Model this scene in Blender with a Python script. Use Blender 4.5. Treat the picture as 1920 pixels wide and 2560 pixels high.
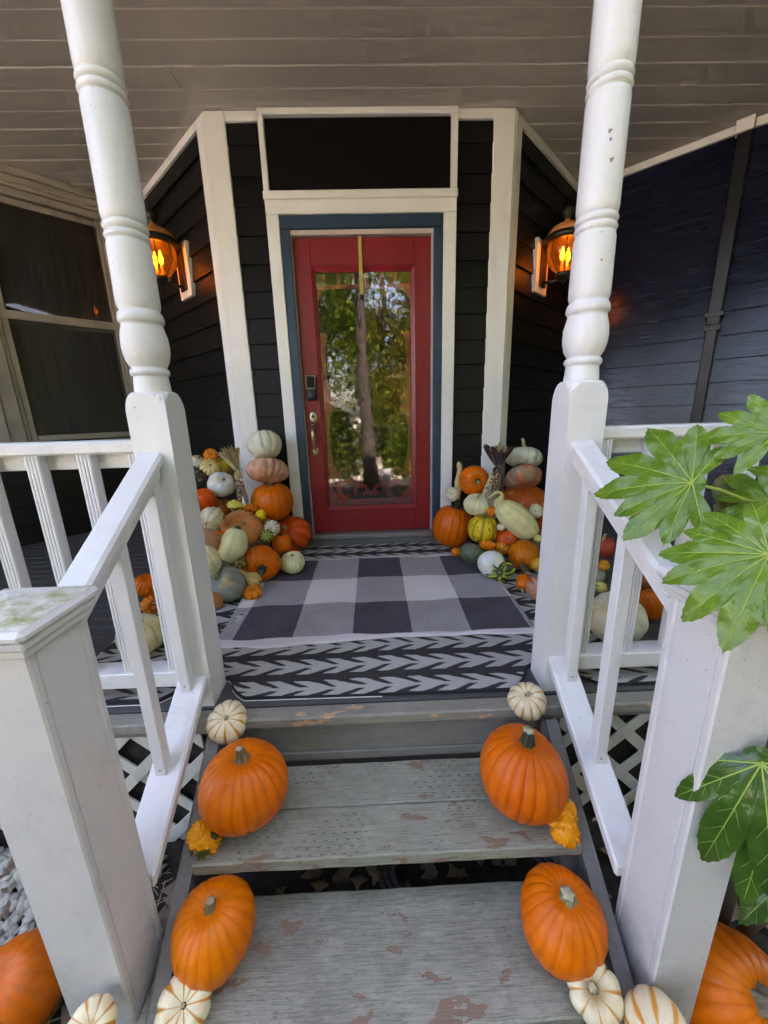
import bpy, bmesh, math, random
import numpy as np
from mathutils import Vector, Matrix

# ------------------------------------------------------------------ clear
for o in list(bpy.data.objects): bpy.data.objects.remove(o)
scene = bpy.context.scene
COL = scene.collection
RAD = math.radians
rng = np.random.default_rng(7)
random.seed(7)

# ------------------------------------------------------------------ camera
cam_d = bpy.data.cameras.new('camera')
cam = bpy.data.objects.new('camera', cam_d); COL.objects.link(cam)
yaw, pitch, roll = RAD(1.30), RAD(14.54), RAD(-1.57)
fw = Vector((math.sin(yaw)*math.cos(pitch), math.cos(yaw)*math.cos(pitch), -math.sin(pitch)))
rt = Vector((math.cos(yaw), -math.sin(yaw), 0)); up = rt.cross(fw)
r2 = rt*math.cos(roll) + up*math.sin(roll); u2 = -rt*math.sin(roll) + up*math.cos(roll)
m = Matrix((r2, u2, -fw)).transposed().to_4x4(); m.translation = Vector((0.031, -2.918, 1.044))
cam.matrix_world = m
cam_d.sensor_fit = 'VERTICAL'; cam_d.sensor_height = 24.0; cam_d.lens = 959.3/2560*24.0
cam_d.clip_start = 0.02; cam_d.clip_end = 400
scene.camera = cam

# ------------------------------------------------------------------ world and sun
SUN_EL, SUN_AZ = 52.0, 18.0          # the sun stands behind the house; azimuth from +Y towards +X
world = bpy.data.worlds.new('World'); scene.world = world; world.use_nodes = True
wn = world.node_tree.nodes; wl = world.node_tree.links
sky = wn.new('ShaderNodeTexSky'); sky.sky_type = 'NISHITA'; sky.sun_disc = False
sky.sun_elevation = RAD(SUN_EL); sky.sun_rotation = RAD(SUN_AZ)
sky.air_density = 1.0; sky.dust_density = 3.0; sky.ozone_density = 0.6
bg = wn['Background']; bg.inputs[1].default_value = 0.15
wl.new(sky.outputs[0], bg.inputs[0])
sun_d = bpy.data.lights.new('sun', 'SUN'); sun_d.energy = 5.0; sun_d.angle = RAD(0.6); sun_d.color = (1.0, 0.95, 0.87)
sun = bpy.data.objects.new('sun', sun_d); COL.objects.link(sun)
sd = Vector((math.sin(RAD(SUN_AZ))*math.cos(RAD(SUN_EL)), math.cos(RAD(SUN_AZ))*math.cos(RAD(SUN_EL)), math.sin(RAD(SUN_EL))))
sun.rotation_euler = sd.to_track_quat('Z', 'Y').to_euler()
sun.location = sd*40

vs = scene.view_settings
scene.display_settings.display_device = 'sRGB'
vs.view_transform = 'Standard'; vs.look = 'None'; vs.gamma = 1.0; vs.exposure = 3.2
vs.use_white_balance = True; vs.white_balance_temperature = 7350; vs.white_balance_tint = 24.0   # camera white balance set for open shade
scene.render.engine = 'CYCLES'
scene.cycles.max_bounces = 6; scene.cycles.diffuse_bounces = 3; scene.cycles.glossy_bounces = 3
scene.cycles.use_adaptive_sampling = True; scene.cycles.adaptive_threshold = .03
scene.cycles.transparent_max_bounces = 12; scene.cycles.transmission_bounces = 6
scene.cycles.sample_clamp_indirect = 6.0
scene.cycles.use_denoising = True; scene.cycles.use_light_tree = False

# ------------------------------------------------------------------ node helpers
class M:
    def __init__(s, name, rough=0.5, spec=0.5):
        s.m = bpy.data.materials.new(name); s.m.use_nodes = True
        s.n = s.m.node_tree.nodes; s.l = s.m.node_tree.links
        s.b = s.n['Principled BSDF']
        s.b.inputs['Roughness'].default_value = rough
        s.b.inputs['Specular IOR Level'].default_value = spec
    def node(s, t, **k):
        n = s.n.new(t)
        for a, v in k.items(): setattr(n, a, v)
        return n
    def put(s, sock, v):
        if hasattr(v, 'is_output'): s.l.new(v, sock)
        elif v is not None: sock.default_value = v
    def pos(s, scale=(1,1,1), obj=False, loc=(0,0,0), rot=(0,0,0)):
        if obj: src = s.node('ShaderNodeTexCoord').outputs['Object']
        else: src = s.node('ShaderNodeNewGeometry').outputs['Position']
        mp = s.node('ShaderNodeMapping'); mp.inputs['Scale'].default_value = scale; mp.inputs['Location'].default_value = loc
        mp.inputs['Rotation'].default_value = rot
        s.l.new(src, mp.inputs[0]); return mp.outputs[0]
    def noise(s, vec, scale=5, detail=3, rough=0.55, dist=0.0, color=False):
        n = s.node('ShaderNodeTexNoise'); s.l.new(vec, n.inputs['Vector'])
        n.inputs['Scale'].default_value = scale; n.inputs['Detail'].default_value = detail
        n.inputs['Roughness'].default_value = rough; n.inputs['Distortion'].default_value = dist
        return n.outputs['Color' if color else 'Fac']
    def voro(s, vec, scale=5, rnd=1.0, out='Distance', feature='F1'):
        n = s.node('ShaderNodeTexVoronoi', feature=feature); s.l.new(vec, n.inputs['Vector'])
        n.inputs['Scale'].default_value = scale; n.inputs['Randomness'].default_value = rnd
        return n.outputs[out]
    def ramp(s, fac, lo, hi, a=0.0, b=1.0):
        n = s.node('ShaderNodeMapRange'); n.clamp = True
        s.l.new(fac, n.inputs[0]); n.inputs[1].default_value = lo; n.inputs[2].default_value = hi
        n.inputs[3].default_value = a; n.inputs[4].default_value = b; return n.outputs[0]
    def math(s, op, a, b=None, c=None):
        n = s.node('ShaderNodeMath', operation=op)
        for i, v in enumerate((a, b, c)):
            if v is not None: s.put(n.inputs[i], v)
        return n.outputs[0]
    def mix(s, fac, a, b, mode='MIX'):
        n = s.node('ShaderNodeMix', data_type='RGBA', blend_type=mode)
        s.put(n.inputs[0], fac); s.put(n.inputs[6], a if hasattr(a,'is_output') else c4(a)); s.put(n.inputs[7], b if hasattr(b,'is_output') else c4(b))
        return n.outputs[2]
    def sep(s, vec):
        n = s.node('ShaderNodeSeparateXYZ'); s.l.new(vec, n.inputs[0]); return n.outputs
    def bump(s, h, strength=0.2, dist=0.01, normal=None):
        n = s.node('ShaderNodeBump'); n.inputs['Strength'].default_value = strength; n.inputs['Distance'].default_value = dist
        s.l.new(h, n.inputs['Height'])
        if normal is not None: s.l.new(normal, n.inputs['Normal'])
        s.l.new(n.outputs[0], s.b.inputs['Normal']); return n.outputs[0]
    def base(s, c): s.put(s.b.inputs['Base Color'], c if hasattr(c,'is_output') else c4(c))
    def rough(s, v): s.put(s.b.inputs['Roughness'], v)
def c4(c): return (c[0], c[1], c[2], 1.0)

# ------------------------------------------------------------------ materials
MT = {}
def white_paint(name, col, rough=0.42, grain=(30,30,3), dirt=0.0, algae=0.0, chips=.35):
    k = M(name, rough); p = k.pos()
    big = k.noise(p, 2.3, 4); c = k.mix(k.ramp(big, .35, .7), col, tuple(x*f for x, f in zip(col, (.93,.925,.90))))
    g = k.noise(k.pos(grain), 6, 6, .65)
    c = k.mix(k.math('MULTIPLY', k.ramp(g, .5, .75), .16), c, tuple(x*.62 for x in col))
    sp = k.ramp(k.noise(k.pos(), 110, 1.5, .4), .765, .785)
    c = k.mix(k.math('MULTIPLY', sp, .6), c, (.10,.095,.085))
    ch = k.noise(k.pos((1,1,.7)), 26, 5, .6); cm = k.ramp(ch, .735, .745)
    c = k.mix(k.math('MULTIPLY', cm, chips), c, (.20,.18,.15))
    d = k.ramp(k.noise(k.pos((1,1,.45)), 9, 5, .65), .5, .78)
    c = k.mix(k.math('MULTIPLY', d, max(dirt, .10)), c, (.30,.28,.23))
    if algae:
        z = k.sep(k.pos())[2]
        low = k.ramp(z, -.55, -.12, 1, 0)
        d = k.math('MULTIPLY', low, k.ramp(k.noise(k.pos(), 14, 5, .7), .28, .66))
        c = k.mix(k.math('MULTIPLY', d, algae), c, (.14,.125,.06))
    k.base(c)
    k.bump(k.math('SUBTRACT', g, k.math('MULTIPLY', cm, .8)), .20, .004)
    k.rough(k.ramp(big, .3, .7, rough-.08, rough+.12))
    MT[name] = k.m
white_paint('white_paint', (.69,.69,.685), .40)
def chipped():
    m = MT['white_paint'].copy(); m.name = 'white_paint_chipped'; MT['white_paint_chipped'] = m; n, l = m.node_tree.nodes, m.node_tree.links
    b = n['Principled BSDF']; old = b.inputs['Base Color'].links[0].from_socket
    g = n.new('ShaderNodeNewGeometry'); no = n.new('ShaderNodeTexNoise'); no.inputs['Scale'].default_value = 90; l.new(g.outputs['Position'], no.inputs['Vector'])
    for (x, z, r) in CHIPS:
        d = n.new('ShaderNodeVectorMath'); d.operation = 'DISTANCE'; l.new(g.outputs['Position'], d.inputs[0]); d.inputs[1].default_value = (x, -1.690, z)
        a = n.new('ShaderNodeMath'); a.operation = 'MULTIPLY_ADD'; l.new(no.outputs[0], a.inputs[0]); a.inputs[1].default_value = .016; l.new(d.outputs['Value'], a.inputs[2])
        c = n.new('ShaderNodeMath'); c.operation = 'LESS_THAN'; l.new(a.outputs[0], c.inputs[0]); c.inputs[1].default_value = r+.008
        mx = n.new('ShaderNodeMix'); mx.data_type = 'RGBA'; l.new(c.outputs[0], mx.inputs[0]); l.new(old, mx.inputs[6]); mx.inputs[7].default_value = (.22,.18,.13,1); old = mx.outputs[2]
    l.new(old, b.inputs['Base Color'])
CHIPS = ((.692,1.758,.007),(.695,1.739,.003),(.703,1.691,.005),(.703,1.452,.0025))
chipped()
white_paint('white_paint_rail', (.68,.675,.665), .42, (3,3,30), dirt=.35)
white_paint('white_vinyl', (.62,.61,.605), .38, (8,8,8), dirt=.28, algae=.85)
white_paint('cream_trim', (.80,.805,.81), .5, (40,40,2.5), dirt=.15)
white_paint('old_trim', (.42,.39,.33), .6, (3,3,40), dirt=.3)
white_paint('cream_lattice', (.56,.55,.49), .6, (10,10,10), dirt=.8)
def ceiling_paint():
    k = M('ceiling_paint', .55); p = k.pos()
    n = k.noise(p, 1.7, 4); r = k.node('ShaderNodeObjectInfo').outputs['Random']
    c = k.mix(k.ramp(n, .35, .7), (.53,.50,.465), (.46,.435,.40))
    c = k.mix(k.math('MULTIPLY', r, .25), c, (.40,.38,.35))
    k.base(c); k.bump(k.noise(k.pos((4,60,60)), 6, 4), .12, .003); MT['ceiling_paint'] = k.m
ceiling_paint()
def siding(name, a, b, rough, spec=.5):
    k = M(name, rough, spec); p = k.pos()
    r = k.node('ShaderNodeObjectInfo').outputs['Random']
    n = k.noise(p, 3, 4); c = k.mix(k.ramp(n, .3, .7), a, b); c = k.mix(k.math('MULTIPLY', r, .35), c, tuple(x*1.5 for x in b))
    dust = k.ramp(k.noise(k.pos(), 120, 2), .70, .74); c = k.mix(k.math('MULTIPLY', dust, .35), c, (.12,.12,.12))
    k.base(c)
    h = k.noise(k.pos((3,3,70)), 5, 5, .6); k.bump(h, .12, .003)
    k.rough(k.ramp(k.noise(k.pos((2,2,20)), 3, 3), .3, .7, rough-.08, rough+.12)); MT[name] = k.m
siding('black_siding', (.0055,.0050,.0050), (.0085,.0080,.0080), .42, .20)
siding('sky_tint_siding', (.0022,.0045,.015), (.0035,.0068,.021), .20, .42)  # blue base stands in for sky reflected in black siding
def flat(name, col, rough=.5, var=.12, metal=0.0, scale=8, bump=.06, spec=.5, obj=False):
    k = M(name, rough, spec); n = k.noise(k.pos(obj=obj), scale, 4)
    k.base(k.mix(k.ramp(n, .3, .7), tuple(x*(1-var) for x in col), tuple(x*(1+var) for x in col)))
    k.b.inputs['Metallic'].default_value = metal
    k.rough(k.ramp(k.noise(k.pos(obj=obj), scale*2.3, 3), .3, .7, max(.02, rough-.06), rough+.08))
    if bump: k.bump(k.noise(k.pos(obj=obj), scale*6, 3), bump, .003)
    MT[name] = k.m; return k
def red_door():
    k = M('red_paint', .36); p = k.pos()
    c = k.mix(k.ramp(k.noise(p, 3, 4), .3, .7), (.26,.010,.016), (.21,.008,.012))
    chip = k.ramp(k.noise(k.pos((1,1,.5)), 48, 3, .6), .735, .755)
    c = k.mix(k.math('MULTIPLY', chip, .55), c, (.42,.22,.2)); k.base(c)
    k.bump(k.noise(k.pos((30,30,3)), 6, 4), .1, .003); MT['red_paint'] = k.m
red_door()
flat('fret_paint', (.66,.10,.12), .5, .12)
flat('shaded_window_paint', (.34,.325,.285), .55, .15, scale=5)  # frame colour darkened; the deep shade there is put into it
flat('blue_paint', (.018,.045,.085), .38, .15)
flat('black_panel', (.004,.0032,.0034), .4, .2, bump=.03, spec=.2)
flat('jamb_paint', (.50,.43,.39), .5, .08)
flat('threshold_metal', (.36,.35,.34), .38, .15, metal=.6)
flat('weather_grey', (.13,.13,.13), .6, .2)
flat('bronze_dark', (.055,.048,.038), .42, .3, metal=.75, scale=30, bump=.1)
flat('copper_dome', (.60,.22,.065), .55, .2, metal=.0, scale=25, bump=.1)
flat('brass_satin', (.42,.36,.25), .33, .15, metal=1.0, scale=40)
flat('black_plastic', (.012,.012,.013), .35, .1)
flat('grey_plastic', (.035,.036,.038), .45, .1)
flat('yellow_strap', (.42,.33,.06), .45, .12)
flat('screw_metal', (.30,.30,.29), .4, .2, metal=.9)
flat('downspout_paint', (.005,.006,.009), .35, .2, spec=.35)
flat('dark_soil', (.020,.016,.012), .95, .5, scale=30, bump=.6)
flat('timber_edging', (.10,.085,.055), .85, .35, scale=14, bump=.5)
flat('hose_rubber', (.035,.035,.037), .5, .2)
flat('bark', (.06,.047,.038), .9, .45, scale=9, bump=.8)
flat('grey_bucket', (.30,.30,.31), .5, .08)
flat('room_wall', (.06,.045,.035), .8, .2)
flat('wire_black', (.01,.01,.01), .5, .1)
def deck_paint(name, a, b, peel=0.0, dash=0.0, axis_scale=(2.2,46,46), wear=(.16,.105,.07), grime=.5, edge=None):
    k = M(name, .6); p = k.pos()
    r = k.node('ShaderNodeObjectInfo').outputs['Random']
    n = k.noise(p, 3.2, 6, .65); c = k.mix(k.ramp(n, .33, .68), a, b)
    c = k.mix(k.math('MULTIPLY', r, .2), c, tuple(x*.8 for x in b))
    g = k.noise(k.pos(axis_scale), 5, 6, .65, .3)
    c = k.mix(k.math('MULTIPLY', k.ramp(g, .46, .74), grime), c, tuple(x*.45 for x in b))
    g2 = k.noise(k.pos(tuple(x*2.6 for x in axis_scale)), 5, 4, .6); c = k.mix(k.math('MULTIPLY', k.ramp(g2, .52, .66), .55*grime), c, tuple(x*.38 for x in b))
    lt = k.ramp(k.noise(k.pos((1,2,1), loc=(4,2,0)), 16, 5, .7), .52, .7); c = k.mix(k.math('MULTIPLY', lt, .3*grime), c, tuple(x*1.5 for x in a))
    blot = k.ramp(k.noise(k.pos(), 9, 6, .75), .52, .72); c = k.mix(k.math('MULTIPLY', blot, .35*grime*2), c, (.135,.115,.085))
    h = g
    if dash:
        X_, Y_, Z_ = k.sep(p); ry = k.math('MULTIPLY', Y_, 52.0); row = k.math('FLOOR', ry); jit = k.math('MULTIPLY', k.noise(k.pos(), 40, 1), .5)
        fx = k.math('FRACT', k.math('ADD', k.math('ADD', k.math('MULTIPLY', X_, 30.0), k.math('MULTIPLY', row, .37)), jit))
        dm = k.math('MULTIPLY', k.math('LESS_THAN', fx, .30), k.math('LESS_THAN', k.math('FRACT', k.math('ADD', ry, jit)), .16))
        keep = k.ramp(k.noise(k.pos(), 6, 2), .42, .56)
        dm = k.math('MULTIPLY', dm, keep); c = k.mix(k.math('MULTIPLY', dm, dash), c, (.05,.045,.04))
        h = k.math('SUBTRACT', h, k.math('MULTIPLY', dm, 1.2))
    if peel:
        q = k.noise(k.pos((6.5, 13, 10)), 1.25, 5, .55, .25); q = k.math('ADD', q, k.ramp(k.sep(k.pos())[1], edge+.004, edge+.05, .085, 0)) if edge is not None else q; pm = k.ramp(q, 1-peel-.004, 1-peel+.004)
        w = k.mix(k.noise(k.pos((6,90,90)), 4, 4), wear, tuple(x*1.7 for x in wear))
        rim = k.ramp(q, 1-peel-.016, 1-peel-.004); c = k.mix(k.math('MULTIPLY', rim, k.ramp(k.noise(k.pos(), 30, 2), .45, .6, 0, .4)), c, (.36,.35,.31))
        c = k.mix(pm, c, w)
        h = k.math('SUBTRACT', h, pm)
    k.base(c); k.bump(h, .45, .004); k.rough(k.ramp(n, .3, .7, .5, .72)); MT[name] = k.m
deck_paint('deck_board_paint', (.088,.085,.082), (.068,.066,.064), 0, 0, grime=.35)
deck_paint('tread_paint', (.325,.325,.25), (.245,.24,.18), .352, .9, grime=.8, edge=-2.09)
deck_paint('lower_tread_paint', (.34,.335,.265), (.235,.225,.175), .385, .3, grime=.9, edge=-2.335)
deck_paint('riser_paint', (.225,.22,.20), (.175,.17,.155), 0, 0, grime=.5)
deck_paint('nosing_paint', (.31,.29,.235), (.23,.215,.175), .360, 0, wear=(.38,.22,.12), grime=.6)
deck_paint('stringer_paint', (.22,.215,.20), (.17,.165,.155), 0, 0, (20,20,3), grime=.5)

def rug_arrow():
    k = M('woven_arrow_rug', .9, .2); P = k.pos(obj=True)
    wob = k.noise(P, 9, 2, color=True)
    vm = k.node('ShaderNodeVectorMath', operation='MULTIPLY_ADD'); k.l.new(wob, vm.inputs[0]); vm.inputs[1].default_value = (.028,.020,0); k.l.new(P, vm.inputs[2])
    x, y, z = k.sep(vm.outputs[0])
    stair = k.math('SNAP', y, .0042)
    row = .129
    v = k.math('SUBTRACT', k.math('FRACT', k.math('DIVIDE', k.math('ADD', stair, 1.690), row)), .5)   # -.5 .5 in a row
    av = k.math('MULTIPLY', k.math('ABSOLUTE', v), 2.0)                                   # 0 spine .. 1 edge
    t = k.math('FRACT', k.math('ADD', k.math('DIVIDE', x, .112), k.math('MULTIPLY', av, 1.05)))
    w = k.math('SUBTRACT', .76, k.math('MULTIPLY', av, .34))
    arm = k.math('LESS_THAN', t, w)
    body = k.math('MULTIPLY', arm, k.math('LESS_THAN', av, .70))
    spine = k.math('LESS_THAN', av, .13)
    wh = k.math('MAXIMUM', body, spine)
    wv = k.math('SINE', k.math('MULTIPLY', x, 900)); wv2 = k.math('SINE', k.math('MULTIPLY', y, 700))
    weave = k.math('ADD', k.math('MULTIPLY', wv, .5), k.math('MULTIPLY', wv2, .5))
    fl = k.noise(k.pos((60,260,1), obj=True), 3, 3)
    dark = k.mix(k.ramp(fl, .42, .66), (.010,.009,.010), (.13,.12,.112))
    light = k.mix(k.ramp(k.noise(k.pos((160,160,1), obj=True), 3, 2), .35, .65), (.60,.59,.55), (.44,.43,.40))
    k.base(k.mix(wh, dark, light)); k.bump(k.math('ADD', weave, k.math('MULTIPLY', wh, 1.2)), .8, .003); MT['woven_arrow_rug'] = k.m
rug_arrow()
def rug_plaid():
    k = M('plaid_cotton', .92, .15); P = k.pos(obj=True); x, y, z = k.sep(P)
    wob = k.noise(P, 5, 2); x = k.math('ADD', x, k.math('MULTIPLY', k.math('SUBTRACT', wob, .5), .012))
    y = k.math('ADD', y, k.math('MULTIPLY', k.math('SUBTRACT', k.noise(k.pos(obj=True, loc=(3,1,0)), 5, 2), .5), .014))
    cx = k.math('GREATER_THAN', k.math('FRACT', k.math('DIVIDE', k.math('ADD', x, .379), .566)), .5)   # dark column 0
    ry = k.math('GREATER_THAN', k.math('FRACT', k.math('DIVIDE', k.math('ADD', y, 1.302), .604)), .5)
    s = k.math('ADD', k.math('SUBTRACT', 1.0, cx), ry)                                            # 0 dark,1 mid,2 light
    n = k.noise(k.pos((1,1,1), obj=True), 260, 2, .7); n2 = k.noise(k.pos(obj=True), 7, 4)
    n = k.math('ADD', n, k.math('MULTIPLY', k.math('SUBTRACT', n2, .5), .25))
    d = k.mix(k.ramp(n, .35, .65), (.048,.042,.052), (.125,.115,.132)); mi = k.mix(k.ramp(n, .35, .65), (.25,.232,.235), (.44,.418,.42))
    li = k.mix(k.ramp(n, .3, .7), (.62,.585,.57), (.72,.68,.665))
    c = k.mix(k.math('GREATER_THAN', s, .5), d, mi); c = k.mix(k.math('GREATER_THAN', s, 1.5), c, li)
    hem = k.math('MAXIMUM', k.math('LESS_THAN', y, -1.305), k.math('GREATER_THAN', y, -.392))
    c = k.mix(hem, c, (.66,.60,.61)); k.base(c); k.bump(n, .35, .002); MT['plaid_cotton'] = k.m
rug_plaid()
flat('rug_binding', (.012,.012,.013), .8, .3, scale=90, bump=.4)
flat('rug_backing', (.62,.60,.56), .8, .1)

def skin(name, rough=.38, spec=.5, coat=.15, fine=0.05, var=.10, streak=0.0):
    k = M(name, rough, spec); a = k.node('ShaderNodeVertexColor', layer_name='Col').outputs['Color']
    n = k.noise(k.pos((1,1,1), obj=True), 16, 5, .6); n3 = k.noise(k.pos(obj=True), 70, 3, .6)
    dk = k.mix(1.0, a, (1-var, 1-var*1.2, 1-var*1.3), 'MULTIPLY'); br = k.mix(1.0, a, (1+var*.8, 1+var, 1+var), 'MULTIPLY')
    c = k.mix(k.ramp(n, .32, .7), dk, br)
    c = k.mix(k.math('MULTIPLY', k.ramp(n3, .66, .72), .12), c, (.42,.25,.12))
    oi = k.node('ShaderNodeObjectInfo').outputs['Random']; sv = k.node('ShaderNodeVectorMath', operation='ADD'); k.l.new(k.pos((1,1,1), obj=True), sv.inputs[0]); k.l.new(oi, sv.inputs[1])
    pt = k.ramp(k.noise(sv.outputs[0], 5.5, 3), .52, .74); c = k.mix(k.math('MULTIPLY', pt, .22), c, k.mix(1.0, a, (.92,1.35,1.6), 'MULTIPLY'))
    scar = k.ramp(k.noise(sv.outputs[0], 26, 5, .7, 1.2), .70, .73); c = k.mix(k.math('MULTIPLY', scar, .8), c, (.40,.27,.14))
    stk = k.ramp(k.noise(k.pos((34,34,5), obj=True), 4, 4, .6), .5, .72); c = k.mix(k.math('MULTIPLY', stk, .22), c, k.mix(1.0, a, (1.12,1.45,2.2), 'MULTIPLY'))
    frk = k.ramp(k.noise(sv.outputs[0], 190, 1.5, .5), .70, .74); c = k.mix(k.math('MULTIPLY', frk, .35), c, k.mix(1.0, a, (.55,.5,.5), 'MULTIPLY'))
    dust = k.ramp(k.noise(sv.outputs[0], 11, 5, .7), .45, .75); c = k.mix(k.math('MULTIPLY', dust, .07), c, (.26,.17,.08))
    k.base(c); k.b.inputs['Coat Weight'].default_value = coat; k.b.inputs['Coat Roughness'].default_value = .28
    k.bump(k.math('ADD', n3, k.math('MULTIPLY', n, .6)), fine, .004); k.rough(k.ramp(n, .3, .7, rough-.05, rough+.14)); MT[name] = k.m
skin('pumpkin_skin', .33, .22, .05, .12, .12); skin('matte_skin', .5, .3, .02, .08, .14)
k = M('stem_wood', .8, .3); a = k.node('ShaderNodeVertexColor', layer_name='Col').outputs['Color']
n = k.noise(k.pos((60,60,14), obj=True), 3, 4); k.base(k.mix(k.ramp(n, .35, .65), k.mix(1.0, a, (.6,.6,.58), 'MULTIPLY'), a)); k.bump(n, .5, .004); MT['stem_wood'] = k.m
k = M('corn_kernel', .3, .5); a = k.node('ShaderNodeVertexColor', layer_name='Col').outputs['Color']; k.base(a); MT['corn_kernel'] = k.m
k = M('husk_dry', .75, .3); a = k.node('ShaderNodeVertexColor', layer_name='Col').outputs['Color']
n = k.noise(k.pos((90,90,8), obj=True), 2, 3); k.base(k.mix(k.ramp(n, .35, .65), k.mix(1.0, a, (.68,.64,.58), 'MULTIPLY'), a)); k.bump(n, .4, .002)
k.b.inputs['Transmission Weight'].default_value = 0; MT['husk_dry'] = k.m
def leafmat(name, a, b, rough, trans):
    k = M(name, rough, .5); P = k.pos(obj=True); n = k.noise(P, 14, 5, .6); r = k.node('ShaderNodeObjectInfo').outputs['Random']
    c = k.mix(k.ramp(n, .3, .72), a, b); c = k.mix(k.math('MULTIPLY', r, .35), c, tuple(x*.5 for x in a)); c = k.mix(k.math('MULTIPLY', k.ramp(k.noise(k.pos(obj=True), 38, 3), .71, .74), .6), c, (.16,.10,.03)); v = k.noise(k.pos(obj=True), 55, 3)
    c = k.mix(k.math('MULTIPLY', k.ramp(v, .55, .7), .35), c, tuple(x*.6 for x in a)); k.base(c)
    k.bump(k.math('ADD', v, k.math('MULTIPLY', n, 2.0)), .25, .006)
    tr = k.node('ShaderNodeBsdfTranslucent'); k.l.new(c, tr.inputs[0]); mx = k.node('ShaderNodeMixShader'); mx.inputs[0].default_value = trans
    k.l.new(k.b.outputs[0], mx.inputs[1]); k.l.new(tr.outputs[0], mx.inputs[2]); k.l.new(mx.outputs[0], k.n['Material Output'].inputs[0]); MT[name] = k.m
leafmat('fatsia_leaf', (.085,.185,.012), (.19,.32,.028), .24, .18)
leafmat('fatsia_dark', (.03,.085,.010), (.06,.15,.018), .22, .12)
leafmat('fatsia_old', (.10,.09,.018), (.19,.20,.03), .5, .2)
leafmat('yard_leaf', (.13,.20,.015), (.30,.33,.03), .5, .45)
leafmat('yard_leaf_gold', (.28,.20,.02), (.34,.22,.03), .5, .45)
leafmat('yard_leaf_dark', (.03,.07,.012), (.06,.12,.018), .5, .35)
flat('leaf_vein', (.30,.40,.06), .5, .1)
flat('straw', (.34,.27,.13), .8, .3, scale=40, bump=.2)
flat('straw_dry', (.30,.26,.18), .85, .35, scale=60, bump=.5)
flat('pebble', (.36,.35,.29), .75, .25, scale=20, bump=.2)
flat('dead_leaf', (.14,.095,.06), .8, .35, scale=25, bump=.3)
flat('pale_drive', (.46,.42,.35), .95, .2, scale=2, bump=.4)  # pale gravel drive, lightened to bounce light into the porch
# glass: thin pane, reflection by angle, the rest looks through
def glass(name, ior, tint=(1,1,1), rough=0.0, boost=0.0, bump=0.0):
    m = bpy.data.materials.new(name); m.use_nodes = True; n = m.node_tree.nodes; l = m.node_tree.links
    for x in list(n): n.remove(x)
    o = n.new('ShaderNodeOutputMaterial'); mx = n.new('ShaderNodeMixShader'); f = n.new('ShaderNodeFresnel'); f.inputs[0].default_value = ior
    t = n.new('ShaderNodeBsdfTransparent'); t.inputs[0].default_value = c4(tint); g = n.new('ShaderNodeBsdfGlossy'); g.inputs['Roughness'].default_value = rough
    a = n.new('ShaderNodeMath'); a.operation = 'ADD'; a.inputs[1].default_value = boost; a.use_clamp = True
    l.new(f.outputs[0], a.inputs[0]); l.new(a.outputs[0], mx.inputs[0]); l.new(t.outputs[0], mx.inputs[1]); l.new(g.outputs[0], mx.inputs[2]); l.new(mx.outputs[0], o.inputs[0])
    if bump:
        ge = n.new('ShaderNodeNewGeometry'); no = n.new('ShaderNodeTexNoise'); no.inputs['Scale'].default_value = 9; no.inputs['Detail'].default_value = 3
        b = n.new('ShaderNodeBump'); b.inputs['Strength'].default_value = bump; b.inputs['Distance'].default_value = .01
        l.new(ge.outputs['Position'], no.inputs['Vector']); l.new(no.outputs[0], b.inputs['Height']); l.new(b.outputs[0], g.inputs['Normal'])
    MT[name] = m
glass('door_glass', 1.75, (.92,.92,.9), 0.012, .03, .05)
glass('window_glass', 1.5, (.55,.56,.58), 0.02)
def amber():
    m = bpy.data.materials.new('amber_glass'); m.use_nodes = True; n = m.node_tree.nodes; l = m.node_tree.links
    for x in list(n): n.remove(x)
    o = n.new('ShaderNodeOutputMaterial'); t = n.new('ShaderNodeBsdfTransparent'); t.inputs[0].default_value = (1.0,.50,.14,1); tl = n.new('ShaderNodeBsdfTranslucent'); tl.inputs[0].default_value = (.95,.40,.06,1)
    g = n.new('ShaderNodeBsdfGlossy'); g.inputs['Roughness'].default_value = .08; f = n.new('ShaderNodeFresnel'); f.inputs[0].default_value = 1.45
    a = n.new('ShaderNodeMixShader'); a.inputs[0].default_value = .05; b = n.new('ShaderNodeMixShader')
    l.new(t.outputs[0], a.inputs[1]); l.new(tl.outputs[0], a.inputs[2]); l.new(f.outputs[0], b.inputs[0]); l.new(a.outputs[0], b.inputs[1]); l.new(g.outputs[0], b.inputs[2]); l.new(b.outputs[0], o.inputs[0]); MT['amber_glass'] = m
amber()
def emit(name, col, s):
    m = bpy.data.materials.new(name); m.use_nodes = True; b = m.node_tree.nodes['Principled BSDF']
    b.inputs['Base Color'].default_value = c4(col); b.inputs['Emission Color'].default_value = c4(col); b.inputs['Emission Strength'].default_value = s; MT[name] = m
emit('bulb_flame', (1.0,.42,.05), 4.0)
def sheer():
    m = bpy.data.materials.new('sheer_curtain'); m.use_nodes = True; n = m.node_tree.nodes; l = m.node_tree.links
    b = n['Principled BSDF']; b.inputs['Base Color'].default_value = (.5,.5,.52,1); b.inputs['Roughness'].default_value = .9
    t = n.new('ShaderNodeBsdfTransparent'); mx = n.new('ShaderNodeMixShader'); mx.inputs[0].default_value = .75
    l.new(t.outputs[0], mx.inputs[1]); l.new(b.outputs[0], mx.inputs[2]); l.new(mx.outputs[0], n['Material Output'].inputs[0]); MT['sheer_curtain'] = m
sheer()
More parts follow.
